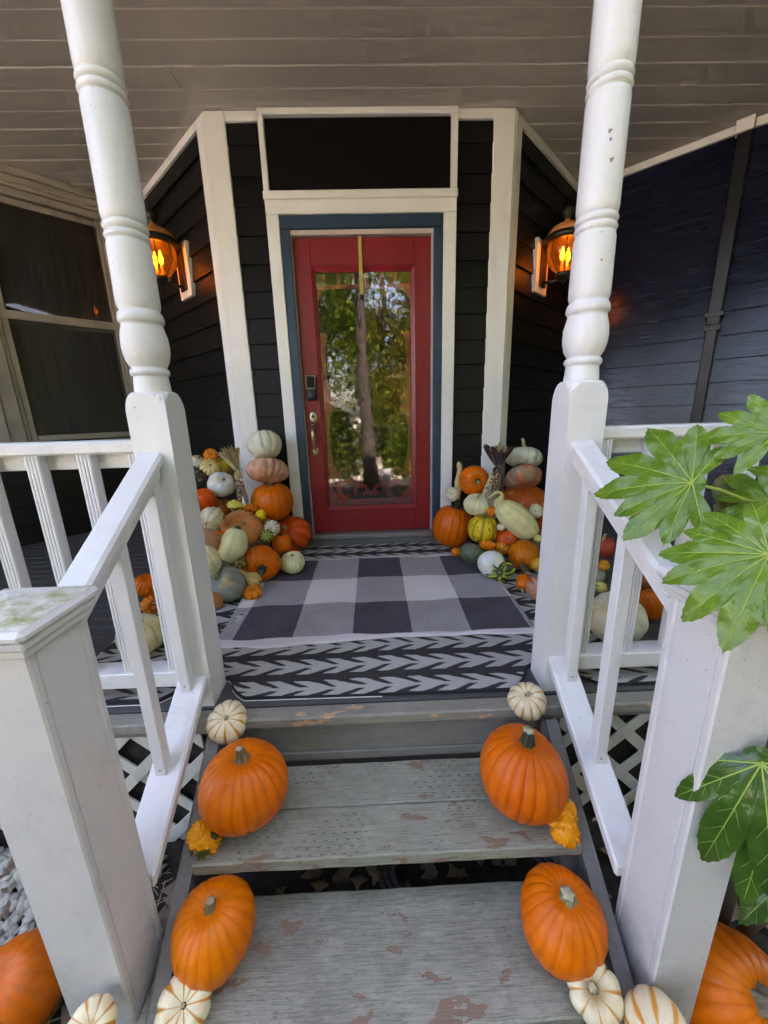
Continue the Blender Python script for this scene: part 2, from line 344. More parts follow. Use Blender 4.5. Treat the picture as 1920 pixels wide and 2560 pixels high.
def screen():
    m = bpy.data.materials.new('screen_mesh'); m.use_nodes = True; n = m.node_tree.nodes; l = m.node_tree.links
    b = n['Principled BSDF']; b.inputs['Base Color'].default_value = (.085,.083,.085,1); b.inputs['Roughness'].default_value = .8; b.inputs['Specular IOR Level'].default_value = .1
    t = n.new('ShaderNodeBsdfTransparent'); mx = n.new('ShaderNodeMixShader'); mx.inputs[0].default_value = .34
    l.new(t.outputs[0], mx.inputs[1]); l.new(b.outputs[0], mx.inputs[2]); l.new(mx.outputs[0], n['Material Output'].inputs[0]); MT['screen_mesh'] = m
screen()

# ------------------------------------------------------------------ object helpers
def tag(o, label=None, cat=None, group=None, kind=None):
    if label: o['label'] = label
    if cat: o['category'] = cat
    if group: o['group'] = group
    if kind: o['kind'] = kind
    return o
def thing(name, label, cat, loc=(0,0,0), group=None, kind=None):
    o = bpy.data.objects.new(name, None); COL.objects.link(o); o.location = loc; o.empty_display_size = .1
    o['_l'] = list(loc); del o['_l']
    return tag(o, label, cat, group, kind)
def absloc(o):
    v = Vector((0,0,0))
    while o is not None: v += Vector(o.location); o = o.parent
    return v
def link(name, me, mat, parent=None, loc=None):
    o = bpy.data.objects.new(name, me); COL.objects.link(o)
    if mat: me.materials.append(MT[mat])
    if parent is not None: o.parent = parent
    if loc is not None: o.location = loc
    return o
def mesh(name, vs, fs, mat, parent=None, smooth=False, bevel=0.0, seg=1):
    """vs in world coordinates; stored relative to the parent"""
    off = absloc(parent) if parent is not None else Vector((0,0,0))
    me = bpy.data.meshes.new(name); me.from_pydata([tuple(Vector(v)-off) for v in vs], [], fs)
    if bevel:
        bm = bmesh.new(); bm.from_mesh(me); bmesh.ops.bevel(bm, geom=bm.edges[:], offset=bevel, segments=seg, affect='EDGES', clamp_overlap=True); bm.to_mesh(me); bm.free()
    else:
        bm = bmesh.new(); bm.from_mesh(me); bmesh.ops.recalc_face_normals(bm, faces=bm.faces); bm.to_mesh(me); bm.free()
    if smooth: me.shade_smooth()
    return link(name, me, mat, parent)
BF = [(0,3,2,1),(4,5,6,7),(0,1,5,4),(1,2,6,5),(2,3,7,6),(3,0,4,7)]
def box(name, x, y, z, mat, parent=None, bevel=.002):
    v = [(a,b,c) for c in z for a, b in ((x[0],y[0]),(x[1],y[0]),(x[1],y[1]),(x[0],y[1]))]
    return mesh(name, v, BF, mat, parent, bevel=bevel)
def obox(name, o, ax, ay, az, rx, ry, rz, mat, parent=None, bevel=.002):
    """box in a local frame: origin o, unit axes, ranges"""
    o, ax, ay, az = map(Vector, (o, ax, ay, az))
    v = [o+ax*a+ay*b+az*c for c in rz for a, b in ((rx[0],ry[0]),(rx[1],ry[0]),(rx[1],ry[1]),(rx[0],ry[1]))]
    return mesh(name, v, BF, mat, parent, bevel=bevel)
def lathe_data(prof, seg=32, c=(0,0,0)):
    vs, fs = [], []
    for r, z in prof:
        for i in range(seg):
            a = 2*math.pi*i/seg; vs.append((c[0]+r*math.cos(a), c[1]+r*math.sin(a), c[2]+z))
    for j in range(len(prof)-1):
        for i in range(seg):
            k2 = (i+1) % seg; fs.append((j*seg+i, j*seg+k2, (j+1)*seg+k2, (j+1)*seg+i))
    fs.append(tuple(range(seg))[::-1]); fs.append(tuple(range((len(prof)-1)*seg, len(prof)*seg)))
    return vs, fs
def lathe(name, prof, c, mat, parent=None, seg=32):
    v, f = lathe_data(prof, seg, c); return mesh(name, v, f, mat, parent, smooth=True)
def tube_data(pts, rad, seg=8):
    pts = [Vector(p) for p in pts]; vs, fs = [], []
    rad = [rad]*len(pts) if not hasattr(rad, '__len__') else rad
    prev = None
    for i, p in enumerate(pts):
        d = (pts[min(i+1,len(pts)-1)] - pts[max(i-1,0)]).normalized()
        a = Vector((0,0,1)) if prev is None else prev
        if abs(a.dot(d)) > .95: a = Vector((1,0,0))
        s = d.cross(a).normalized(); t = s.cross(d).normalized(); prev = t
        for q in range(seg):
            an = 2*math.pi*q/seg; vs.append(tuple(p + (s*math.cos(an)+t*math.sin(an))*rad[i]))
    for j in range(len(pts)-1):
        for q in range(seg):
            k2 = (q+1) % seg; fs.append((j*seg+q, j*seg+k2, (j+1)*seg+k2, (j+1)*seg+q))
    fs.append(tuple(range(seg))[::-1]); fs.append(tuple(range((len(pts)-1)*seg, len(pts)*seg)))
    return vs, fs
def tube(name, pts, rad, mat, parent=None, seg=8):
    v, f = tube_data(pts, rad, seg); return mesh(name, v, f, mat, parent, smooth=True)
def extrude(name, outline, holes_unused, o, ax, ay, n, t, mat, parent=None):
    """flat polygon with thickness t along n; outline 2-D in (ax, ay)"""
    o, ax, ay, n = map(Vector, (o, ax, ay, n)); k = len(outline)
    v = [o+ax*a+ay*b for a, b in outline] + [o+ax*a+ay*b+n*t for a, b in outline]
    f = [tuple(range(k))[::-1], tuple(range(k, 2*k))] + [(i, (i+1) % k, k+(i+1) % k, k+i) for i in range(k)]
    return mesh(name, v, f, mat, parent)
def join_data(items):
    vs, fs = [], []
    for v, f in items:
        o = len(vs); vs += list(v); fs += [tuple(i+o for i in q) for q in f]
    return vs, fs
SL = .03
def fz(y): return SL*(y+1.7)          # the porch floor rises a little towards the house

# ================================================================== SETTING
CEIL = 2.84
# ---- ground
def grid_mesh(name, x, y, nx, ny, zf, mat, kind='structure'):
    vs = [(x[0]+(x[1]-x[0])*i/nx, y[0]+(y[1]-y[0])*j/ny, 0) for j in range(ny+1) for i in range(nx+1)]
    vs = [(a, b, zf(a, b)) for a, b, _ in vs]
    fs = [(j*(nx+1)+i, j*(nx+1)+i+1, (j+1)*(nx+1)+i+1, (j+1)*(nx+1)+i) for j in range(ny) for i in range(nx)]
    return tag(mesh(name, vs, fs, mat, smooth=True), kind=kind)
grid_mesh('ground', (-120,120), (-160,-6.58), 30, 40, lambda a,b: -.60+.03*math.sin(a*.7)*math.cos(b*.5), 'pale_drive')
grid_mesh('planting_bed', (-9,9), (-6.6,3.5), 180, 110, lambda a,b: -.596+.012*math.sin(a*17+b*9)*math.cos(b*13-a*5)+.20*math.exp(-((a-.67)**2+(b+2.44)**2)/.010)+.30*math.exp(-((a+.67)**2+(b+2.42)**2)/.009), 'dark_soil')
# ---- unseen masses added above and behind the porch to cast its shade
box('porch_roof', (-6.2,6.2), (-1.95,4.2), (2.93,3.02), 'weather_grey', None, 0)['kind'] = 'structure'
tag(box('shade_block', (-6,6), (-.25,6), (3.02,6.9), 'sky_tint_siding', None, 0), 'unseen upper storey block added above the porch roof to keep the sun off', 'house')
def shell():
    P = [(-4.13,-1.05),(-6,.5),(-6,5.9),(6,5.9),(6,.5),(3.96,-1.25)]
    vs = [(x,y,-.6) for x,y in P]+[(x,y,2.93) for x,y in P]; n = len(P)
    fs = [(i,i+1,n+i+1,n+i) for i in range(n-1)]
    tag(mesh('house_shell', vs, fs, 'room_wall'), kind='structure')
shell()
grid_mesh('room_floor', (-5.8,5.8), (.12,5.8), 2, 2, lambda a,b: -.02, 'room_wall')

# ---- porch ceiling: separate boards
pc = tag(bpy.data.objects.new('porch_ceiling', None), kind='structure'); COL.objects.link(pc)
bw = .1497; y = -1.9904; i = 1
seams = {9: -1.13, 12: -.985, 7: .4, 14: 1.6, 5: -2.3}
while y < 2.0:
    parts = [(-5.9, 5.9)]
    s = seams.get(i)
    if s is not None: parts = [(-5.9, s-.0015), (s+.0015, 5.9)]
    for a, b in parts:
        dz = random.uniform(-.0012,.0012)
        vs = [(a,y+.001,CEIL+.009),(b,y+.001,CEIL+.009),(b,y+.010,CEIL+dz),(a,y+.010,CEIL+dz),(b,y+bw-.003,CEIL+dz),(a,y+bw-.003,CEIL+dz),
              (a,y+.001,CEIL+.04),(b,y+.001,CEIL+.04),(b,y+bw-.003,CEIL+.04),(a,y+bw-.003,CEIL+.04)]
        mesh('ceiling_board', vs, [(0,1,2,3),(3,2,4,5),(0,6,7,1),(5,4,8,9),(6,9,8,7),(0,3,5,9,6),(1,7,8,4,2)], 'ceiling_paint', pc)
    y += bw; i += 1
# porch beam over the posts
tag(box('porch_beam', (-5.6,5.6), (-1.72,-1.55), (2.60,2.838), 'white_paint', None), kind='structure')

# ---- porch floor: boards along x
pf = tag(bpy.data.objects.new('porch_floor', None), kind='structure'); COL.objects.link(pf)
y = -1.706; bw = .0835; i = 0
while y < 1.5:
    z = fz(y+bw/2)
    cut = [-4.9, 4.9]
    if i == 0: cut = [-4.9, -.206, 1.9, 4.9]
    for a, b in zip(cut, cut[1:]):
        v = [(a+.0008,y+.0022,fz(y)-.02),(b-.0008,y+.0022,fz(y)-.02),(b-.0008,y+bw-.0022,fz(y+bw)-.02),(a+.0008,y+bw-.0022,fz(y+bw)-.02)]
        v += [(q[0],q[1],q[2]+.02+random.uniform(-.0006,.0006)) for q in v]
        mesh('floor_board', v, BF, 'deck_board_paint', pf, bevel=.0015)
    y += bw; i += 1
box('nosing_board', (-4.9,4.9), (-1.772,-1.7085), (-.042,.0), 'nosing_paint', pf, .006)
box('rim_joist', (-4.9,4.9), (-1.70,-1.66), (-.30,-.045), 'weather_grey', pf, .002)
box('fascia_strip', (-4.9,4.9), (-1.757,-1.703), (-.066,-.0445), 'riser_paint', pf, .002)

# ---- house walls with lap siding
ZC = [1.035+.1635*k2 for k2 in range(-7, 12)]
def wall_frame(o, d):
    d = Vector((d[0], d[1], 0)).normalized(); n = Vector((d.y, -d.x, 0))
    return Vector((o[0], o[1], 0)), d, n
def siding_run(parent, o, d, n, s0, s1, mat, zlo=-.05, zhi=CEIL-.004, flip=1):
    n = n*flip
    for z in ZC:
        a, b = max(z, zlo), min(z+.1655, zhi)
        if b-a < .02: continue
        f = lambda zz: .023-(zz-z)/.1655*.0175
        j = random.uniform(-.0008,.0008)
        vs = []
        for zz, back in ((a,.0065),(b,-.001)):
            for s, k2 in ((s0,f(zz)+j),(s1,f(zz)+j)): vs.append(o+d*s+n*k2+Vector((0,0,zz)))
            for s in (s1,s0): vs.append(o+d*s+n*(back-(.0 if zz==a else .002))+Vector((0,0,zz)))
        mesh('siding_board', vs, BF, mat, parent, bevel=.0012)
    vs = [o+d*s0-n*.004+Vector((0,0,zlo)), o+d*s1-n*.004+Vector((0,0,zlo)), o+d*s1-n*.004+Vector((0,0,zhi)), o+d*s0-n*.004+Vector((0,0,zhi))]
    vs += [v-n*.05 for v in vs]
    mesh('sheathing', vs, BF, mat, parent)
# door wall
dw = thing('door_wall', 'narrow black siding wall that the red door is set in, between white corner boards', 'wall', (0,0,0))
o, d, n = Vector((0,-.004,0)), Vector((1,0,0)), Vector((0,-1,0))
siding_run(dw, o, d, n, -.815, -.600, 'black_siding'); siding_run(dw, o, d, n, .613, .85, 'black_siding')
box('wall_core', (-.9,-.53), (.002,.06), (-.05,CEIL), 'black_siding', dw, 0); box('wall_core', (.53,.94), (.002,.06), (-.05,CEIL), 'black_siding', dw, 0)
box('wall_core', (-.55,.55), (.03,.06), (2.25,CEIL), 'black_siding', dw, 0)
for x0, x1, sg in ((-.930,-.808,-1),(.846,.970,1)):
    box('corner_board', (x0,x1), (-.036,-.002), (.03,CEIL-.003), 'cream_trim', dw, .004)
    xe = x0 if sg < 0 else x1
    c, dd_ = Vector((xe,-.002,0)), Vector((sg*.7071,.7071,0)); nn = Vector((sg*.7071,-.7071,0))
    obox('corner_board', c, dd_, nn, (0,0,1), (.002,.088), (.0,.028), (.03,CEIL-.003), 'cream_trim', dw, .004)
    obox('corner_bead', c+Vector((0,-.006,0)), dd_, nn, (0,0,1), (-.022,.004), (-.004,.024), (.03,CEIL-.003), 'cream_trim', dw, .006)
box('frieze_strip', (-.808,-.606), (-.034,-.004), (2.785,CEIL-.002), 'cream_trim', dw, .003)
box('frieze_strip', (.62,.846), (-.034,-.004), (2.785,CEIL-.002), 'cream_trim', dw, .003)
# angled walls beside the door wall
aw = thing('angled_wall', 'black siding wall angled back from the door, behind the lit lantern near the window', 'wall', (-.93,0,0))
o, d, n = wall_frame((-.93,0), (-1,1)); n = Vector((-.7071,-.7071,0))
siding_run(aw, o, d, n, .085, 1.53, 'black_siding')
obox('ceiling_trim', o, d, n, (0,0,1), (.09,1.5), (.004,.03), (CEIL-.052,CEIL-.002), 'cream_trim', aw, .003)
aw2 = thing('angled_wall', 'black siding wall angled back from the door, behind the lantern nearest the downspout', 'wall', (.97,0,0))
o, d, n = wall_frame((.97,0), (1,1)); n = Vector((.7071,-.7071,0))
siding_run(aw2, o, d, n, .085, 1.24, 'black_siding')
obox('ceiling_trim', o, d, n, (0,0,1), (.09,1.21), (.004,.03), (CEIL-.052,CEIL-.002), 'cream_trim', aw2, .003)
# side wall with the downspout
sw = thing('side_wall', 'black lap siding wall behind the leafy shrub, tinted blue for sky sheen', 'wall', (1.84,.87,0))
RO, RD, RN = Vector((1.84,.87,0)), Vector((.7071,-.7071,0)), Vector((-.7071,-.7071,0))
siding_run(sw, RO, RD, RN, .0, 1.08, 'sky_tint_siding'); siding_run(sw, RO, RD, RN, 1.082, 3.0, 'sky_tint_siding')
obox('ceiling_trim', RO, RD, RN, (0,0,1), (.0,1.00), (.006,.034), (CEIL-.052,CEIL-.002), 'cream_trim', sw, .003)
obox('ceiling_trim', RO, RD, RN, (0,0,1), (1.10,3.0), (.006,.034), (CEIL-.052,CEIL-.002), 'cream_trim', sw, .003)
obox('trim_block', RO, RD, RN, (0,0,1), (1.003,1.097), (.02,.09), (CEIL-.075,CEIL-.002), 'cream_trim', sw, .003)
ds = thing('downspout', 'dark square downspout strapped to the blue-tinted siding wall', 'downspout', tuple(RO+RD*1.06))
obox('pipe', RO, RD, RN, (0,0,1), (1.025,1.094), (.02,.075), (-.02,1.60), 'downspout_paint', ds, .005)
obox('pipe', RO, RD, RN, (0,0,1), (1.020,1.099), (.018,.08), (1.60,CEIL-.078), 'downspout_paint', ds, .005)
obox('strap', RO, RD, RN, (0,0,1), (1.005,1.114), (.012,.084), (1.655,1.685), 'downspout_paint', ds, .002)
obox('strap', RO, RD, RN, (0,0,1), (1.010,1.108), (.012,.083), (1.56,1.60), 'downspout_paint', ds, .002)
# window wall
ww = thing('window_wall', 'dark siding wall with the tall curtained window beyond the railing', 'wall', (-2.005,1.075,0))
LO, LD, LN = Vector((-2.005,1.075,0)), Vector((-.7071,-.7071,0)), Vector((.7071,-.7071,0))
siding_run(ww, LO, LD, LN, .0, 3.0, 'black_siding', -.05, .835)
siding_run(ww, LO, LD, LN, .0, .165, 'black_siding', .84); siding_run(ww, LO, LD, LN, 1.30, 3.0, 'black_siding', .84)
obox('ceiling_trim', LO, LD, LN, (0,0,1), (.0,3.0), (.02,.075), (2.79,CEIL-.002), 'old_trim', ww, .006)
obox('ceiling_trim', LO, LD, LN, (0,0,1), (.0,3.0), (.02,.055), (2.745,2.789), 'old_trim', ww, .008)
obox('ceiling_trim', LO, LD, LN, (0,0,1), (.0,3.0), (.02,.04), (2.715,2.744), 'old_trim', ww, .004)
wi = thing('window', 'tall sash window with dark panes and a sheer curtain behind the railing', 'window', tuple(LO+LD*.62+Vector((0,0,.86))))
W = lambda nm, s, b, z, mt='shaded_window_paint', bv=.003, par=wi: obox(nm, LO, LD, LN, (0,0,1), s, b, z, mt, par, bv)
W('casing', (.17,.262), (.0,.032), (.88,2.712)); W('casing', (1.075,1.17), (.0,.032), (.88,2.712)); W('mullion', (1.172,1.298), (.0,.045), (.842,2.712))
W('head', (.263,1.074), (.0,.03), (2.66,2.711)); W('sill', (.16,1.30), (.0,.07), (.838,.879))
W('jamb', (.263,.285), (-.07,.02), (.88,2.659)); W('jamb', (1.05,1.0745), (-.07,.02), (.88,2.659))
us = W('upper_sash', (.286,1.049), (-.035,-.012), (1.81,1.875)); W('stile', (.286,.322), (-.036,-.012), (1.876,2.658), par=us); W('stile', (1.0,1.049), (-.036,-.012), (1.876,2.658), par=us); W('top_rail', (.323,.999), (-.036,-.012), (2.61,2.658), par=us)
W('pane', (.323,.999), (-.026,-.022), (1.876,2.609), 'window_glass', 0, us)
ls = W('lower_sash', (.286,1.049), (-.062,-.038), (.882,.935)); W('stile', (.286,.322), (-.063,-.038), (.936,1.83), par=ls); W('stile', (1.0,1.049), (-.063,-.038), (.936,1.83), par=ls); W('top_rail', (.323,.999), (-.063,-.038), (1.79,1.83), par=ls)
W('pane', (.323,.999), (-.052,-.048), (.936,1.789), 'window_glass', 0, ls)
W('insect_screen', (.287,1.048), (-.006,-.0055), (.936,2.608), 'screen_mesh', 0)
W('check_rail', (.286,1.049), (-.005,.012), (1.812,1.873)); W('screen_frame', (1.008,1.049), (-.005,.010), (.89,2.655)); W('screen_frame', (.286,.316), (-.005,.010), (.89,2.655)); W('screen_frame', (.317,1.007), (-.005,.010), (.89,.93))
def curtain():
    vs, fs = [], []; n, mm = 90, 14
    for j in range(mm+1):
        z = .95+(2.65-.95)*j/mm
        for i in range(n+1):
            s = .29+.76*i/n
            off = -.115+.024*math.sin(s*58+.9*math.sin(z*2))+.012*math.sin(s*131+z)
            if z < 1.7: off += .01*math.sin(s*22+z*3)
            vs.append(LO+LD*s+LN*off+Vector((0,0,z)))
    for j in range(mm):
        for i in range(n): fs.append((j*(n+1)+i, j*(n+1)+i+1, (j+1)*(n+1)+i+1, (j+1)*(n+1)+i))
    c = mesh('curtain', vs, fs, 'sheer_curtain', None, True)
    tag(c, 'thin gathered sheer curtain hanging inside the dark window', 'curtain')
curtain()

# ---- door frame, threshold and transom panel
fr = thing('door_frame', 'white and blue frame with dark transom panel round the red door', 'door frame', (0,-.03,.05))
box('casing', (-.606,-.526), (-.058,-.003), (.05,2.283), 'cream_trim', fr, .004); box('casing', (.534,.618), (-.058,-.003), (.05,2.283), 'cream_trim', fr, .004)
box('head_casing', (-.606,.618), (-.058,-.003), (2.2845,2.365), 'cream_trim', fr, .004)
box('transom_rail', (-.612,.624), (-.064,-.003), (2.3665,2.412), 'cream_trim', fr, .005)
box('transom_rail', (-.606,.618), (-.060,-.003), (2.802,CEIL-.003), 'cream_trim', fr, .004)
box('transom_stile', (-.606,-.572), (-.058,-.003), (2.4135,2.8005), 'cream_trim', fr, .003); box('transom_stile', (.578,.618), (-.058,-.003), (2.4135,2.8005), 'cream_trim', fr, .003)
box('transom_panel', (-.571,.577), (-.030,-.010), (2.414,2.80), 'black_panel', fr, .001)
for x0, x1 in ((-.5245,-.466),(.472,.5325)): box('blue_casing', (x0,x1), (-.048,-.003), (.05,2.205), 'blue_paint', fr, .004)
box('blue_casing', (-.5245,.5325), (-.048,-.003), (2.2065,2.281), 'blue_paint', fr, .004)
for x0, x1 in ((-.4655,-.460),(.460,.4715)): box('jamb', (x0,x1), (-.034,.06), (.14,2.174), 'jamb_paint', fr, .001)
box('jamb_head', (-.4655,.4715), (-.034,.06), (2.1745,2.204), 'jamb_paint', fr, .001)
box('threshold', (-.466,.472), (-.075,.055), (.098,.134), 'threshold_metal', fr, .006)
box('sill_board', (-.52,.53), (-.066,.05), (.045,.097), 'weather_grey', fr, .003)
# ---- front door
dr = thing('front_door', 'dark red front door with full reflecting glass and red fretwork', 'door', (0,.02,.138))
R_ = 'red_paint'
box('stile', (-.4575,-.347), (.0,.045), (.1385,2.17), R_, dr, .003); box('stile', (.347,.4575), (.0,.045), (.1385,2.17), R_, dr, .003)
box('top_rail', (-.3465,.3465), (.0,.045), (2.0,2.17), R_, dr, .002); box('bottom_rail', (-.3465,.3465), (.0,.045), (.1385,.322), R_, dr, .002)
def moulding(a, b, nm):   # picture-frame strip with a sloping face
    (x0,x1,z0,z1) = a; (X0,X1,Z0,Z1) = b
    o_ = [(x0,z0),(x1,z0),(x1,z1),(x0,z1)]; i_ = [(X0,Z0),(X1,Z0),(X1,Z1),(X0,Z1)]
    for q in range(4):
        r = (q+1) % 4
        vs = [(o_[q][0],-.011,o_[q][1]),(o_[r][0],-.011,o_[r][1]),(i_[r][0],.010,i_[r][1]),(i_[q][0],.010,i_[q][1]),
              (o_[q][0],.030,o_[q][1]),(o_[r][0],.030,o_[r][1]),(i_[r][0],.030,i_[r][1]),(i_[q][0],.030,i_[q][1])]
        mesh(nm, vs, BF, R_, dr, bevel=.002)
moulding((-.352,.352,.316,2.006), (-.322,.322,.346,1.970), 'glazing_bead')
box('glass_pane', (-.3225,.3225), (.016,.019), (.3455,1.9705), 'door_glass', dr, 0)
fw_ = box('fretwork', (-.320,.320), (.027,.037), (1.874,1.900), 'fret_paint', dr, .001)
for x in (-.27,-.172,-.074,.023,.120,.218): box('spindle', (x-.011,x+.011), (.027,.037), (1.9005,1.969), 'fret_paint', fw_, .001)
for sg in (-1, 1):
    br_ = [(0,0)]+[(-.085*math.cos(a)-.0*1, -.085+.085*math.sin(a)) for a in np.linspace(math.pi/2, 0, 9)]
    arc = [(.32-.0, 1.8735), (.235,1.8735)]+[(.235+.085*math.sin(a), 1.8735-.10*(1-math.cos(a))) for a in np.linspace(.15, math.pi/2, 9)]
    extrude('bracket', [(sg*x, z) for x, z in arc], None, (0,.027,0), (1,0,0), (0,0,1), (0,1,0), .01, 'fret_paint', fw_)
    sc_ = [(.3195,1.60),(.234,1.586),(.254,1.545),(.274,1.437),(.278,1.355),(.266,1.255),(.245,1.198),(.228,1.176),(.197,1.148),(.226,1.132),(.233,1.119),(.22,1.10),(.197,1.078),(.225,1.068),
           (.24,1.06),(.262,1.032),(.282,.925),(.278,.793),(.253,.685),(.221,.628),(.213,.595),(.235,.565),(.3195,.56)]
    extrude('side_scroll', [(sg*(.3195-(.3195-x)*.62), z) for x, z in sc_], None, (0,.027,0), (1,0,0), (0,0,1), (0,1,0), .01, 'fret_paint', fw_)
def cscroll(cx, cz, r0, r1, a0, a1, nm='scroll'):
    A = np.linspace(a0, a1, 16); w = np.sin(np.linspace(.25, math.pi-.25, 16))*(r1-r0)
    out = [(cx+r1*math.cos(a), cz+r1*math.sin(a)) for a in A] + [(cx+(r1-t)*math.cos(a), cz+(r1-t)*math.sin(a)) for a, t in zip(A[::-1], w[::-1])]
    extrude(nm, out, None, (0,.027,0), (1,0,0), (0,0,1), (0,1,0), .01, 'fret_paint', fw_)
box('foot_board', (-.320,.320), (.0275,.0365), (.3465,.392), 'fret_paint', fw_, .001)
for sg in (-1, 1):
    cscroll(sg*.125, .545, .02, .045, 2.2, 6.9); cscroll(sg*.205, .60, .02, .04, .3, 4.2); cscroll(sg*.025, .43, .018, .034, -.3, 3.5)
    cscroll(sg*.19, .47, .035, .078, .2, 5.0); cscroll(sg*.075, .455, .03, .06, -.6, 3.9); cscroll(sg*.262, .545, .03, .055, .8, 5.6)
    extrude('corner_block', [(sg*x, z) for x, z in ((.3195,.393),(.245,.393),(.27,.44),(.30,.48),(.3195,.55))], None, (0,.0275,0), (1,0,0), (0,0,1), (0,1,0), .009, 'fret_paint', fw_)
# lock and handle
kp = box('keypad_lock', (-.437,-.364), (-.026,-.001), (1.140,1.318), 'black_plastic', dr, .010)
box('lock_bezel', (-.433,-.368), (-.0285,-.0262), (1.222,1.312), 'brass_satin', kp, .002)
box('lock_screen', (-.429,-.372), (-.0305,-.0286), (1.227,1.307), 'black_panel', kp, .001)
v, f = lathe_data([(.0,.0),(.026,.0),(.027,.004),(.0245,.008),(.0,.008)], 28); mesh('thumb_turn', [(-.400+a, -.0265-c, 1.178+b) for a, b, c in v], f, 'grey_plastic', kp, True)
v, f = lathe_data([(.0,.0),(.030,.0),(.030,.004),(.026,.010),(.014,.012),(.0,.012)], 28); ro = mesh('rose', [(-.402+a*1.1, -.0005-c, 1.021+b*1.55) for a, b, c in v], f, 'brass_satin', dr, True)
mesh('keyhole', [(-.402+a*.35, -.0125-c*.6, 1.028+b*.35) for a, b, c in v], f, 'bronze_dark', ro, True)
hp = [(-.404,-.004,.952),(-.405,-.03,.957),(-.406,-.05,.94),(-.406,-.058,.905),(-.405,-.056,.86),(-.404,-.045,.82),(-.403,-.03,.795),(-.403,-.006,.785)]
hd = tube('handle', hp, [.008,.010,.012,.0145,.0135,.011,.009,.008], 'brass_satin', dr, 14)
mesh('thumb_latch', [(-.404+a*.5, -.02-c*1.5, .972+b*.25) for a, b, c in v], f, 'brass_satin', hd, True)
mesh('foot_plate', [(-.402+a*.75, -.0005-c*.6, .776+b*1.0) for a, b, c in v], f, 'brass_satin', hd, True)
st = thing('wreath_hanger', 'narrow yellow strap hanging over the top of the red door', 'hanger', (-.014,-.004,2.17))
box('strap', (-.0265,-.0025), (-.0145,-.0118), (1.826,2.1725), 'yellow_strap', st, .0006); box('hook_end', (-.0265,-.0025), (-.021,-.0116), (1.808,1.8255), 'black_plastic', st, .002)
# dark hall behind the glass
box('hall_wall', (-1.2,1.2), (1.9,1.95), (-.05,2.7), 'room_wall', None, 0)['kind'] = 'structure'

# ---- lanterns
def lantern(label, c0, d, n, dz):
    """c0: plate centre on the wall plane, d along the wall, n out of it"""
    c0, d, n = map(Vector, (c0, d, n)); L_ = thing('wall_lantern', label, 'lantern', tuple(c0), 'lit lanterns beside the door')
    U = Vector((0,0,1)); zp = 2.108+dz
    pb = obox('mount_block', c0*1.0, d, n, U, (-.105,.105), (.004,.042), (zp-.18-c0.z,zp+.18-c0.z), 'cream_trim', L_, .003)
    obox('back_plate', c0, d, n, U, (-.05,.05), (.0425,.058), (zp-.135-c0.z,zp+.14-c0.z), 'bronze_dark', L_, .004)
    a = c0+n*.205; a.z = 0
    tube('arm', [c0+n*.055+U*(2.005+dz), c0+n*.11+U*(1.995+dz), a+U*(2.00+dz)], .011, 'bronze_dark', L_, 10)
    tube('stay', [c0+n*.055+U*(2.215+dz), c0+n*.075+U*(2.23+dz)], .014, 'bronze_dark', L_, 10)
    Z = lambda pr: [(r, z+dz) for r, z in pr]
    lathe('finial', Z([(.0,2.50),(.004,2.498),(.005,2.47),(.012,2.465),(.020,2.455),(.034,2.44),(.042,2.425),(.042,2.41),(.03,2.39),(.020,2.385),(.024,2.375),(.018,2.37),(.0,2.37)][::-1]), a, 'bronze_dark', L_, 28)
    lathe('dome', Z([(.0,2.372),(.024,2.37),(.022,2.358),(.034,2.350),(.072,2.342),(.104,2.325),(.126,2.300),(.134,2.276),(.0,2.274)][::-1]), a, 'copper_dome', L_, 40)
    lathe('ring', Z([(.11,2.280),(.134,2.280),(.149,2.270),(.154,2.255),(.150,2.240),(.138,2.231),(.118,2.229),(.108,2.236)]), a, 'bronze_dark', L_, 40)
    bw_ = [(.120,2.231),(.127,2.20),(.125,2.16),(.115,2.12),(.097,2.085),(.074,2.055),(.054,2.036)]
    v, f = lathe_data(Z(bw_), 40, a); gl = mesh('glass_bowl', v, f[:-2], 'amber_glass', L_, True)
    for q in range(8):
        an = 2*math.pi*(q+.5)/8; dv = Vector((math.cos(an), math.sin(an), 0))
        tube('rib', [a+dv*(r+.001)+U*(z+dz) for r, z in bw_], .0035, 'bronze_dark', gl, 6)
    lathe('cup', Z([(.0,1.955),(.006,1.957),(.007,1.972),(.016,1.978),(.026,1.984),(.03,1.992),(.044,2.0),(.058,2.012),(.062,2.024),(.058,2.036),(.045,2.04),(.0,2.04)]), a, 'bronze_dark', L_, 32)
    for q in (-1, 1):
        e = a+d*(.026*q)+n*(.01*q)
        cd = tube('candle', [e+U*(2.041+dz), e+U*(2.12+dz)], .008, 'cream_trim', L_, 12)
        lathe('bulb', Z([(.0,2.118),(.012,2.12),(.0165,2.138),(.0155,2.155),(.009,2.178),(.003,2.2),(.0,2.206)]), e, 'bulb_flame', cd, 16)
    ld = bpy.data.lights.new('lantern_light', 'POINT'); ld.energy = .28; ld.color = (1.0,.42,.10); ld.shadow_soft_size = .02
    lo = bpy.data.objects.new('lantern_light', ld); COL.objects.link(lo); lo.parent = L_; lo.location = a+U*(2.145+dz)-c0
lantern('lit bronze lantern with copper dome on the wall beside the window', (-1.325,.395,0), (-.7071,.7071,0), (-.7071,-.7071,0), 0)
lantern('lit bronze lantern with copper dome on the wall beside the blue-tinted siding', (1.327,.357,0), (.7071,.7071,0), (.7071,-.7071,0), -.035)

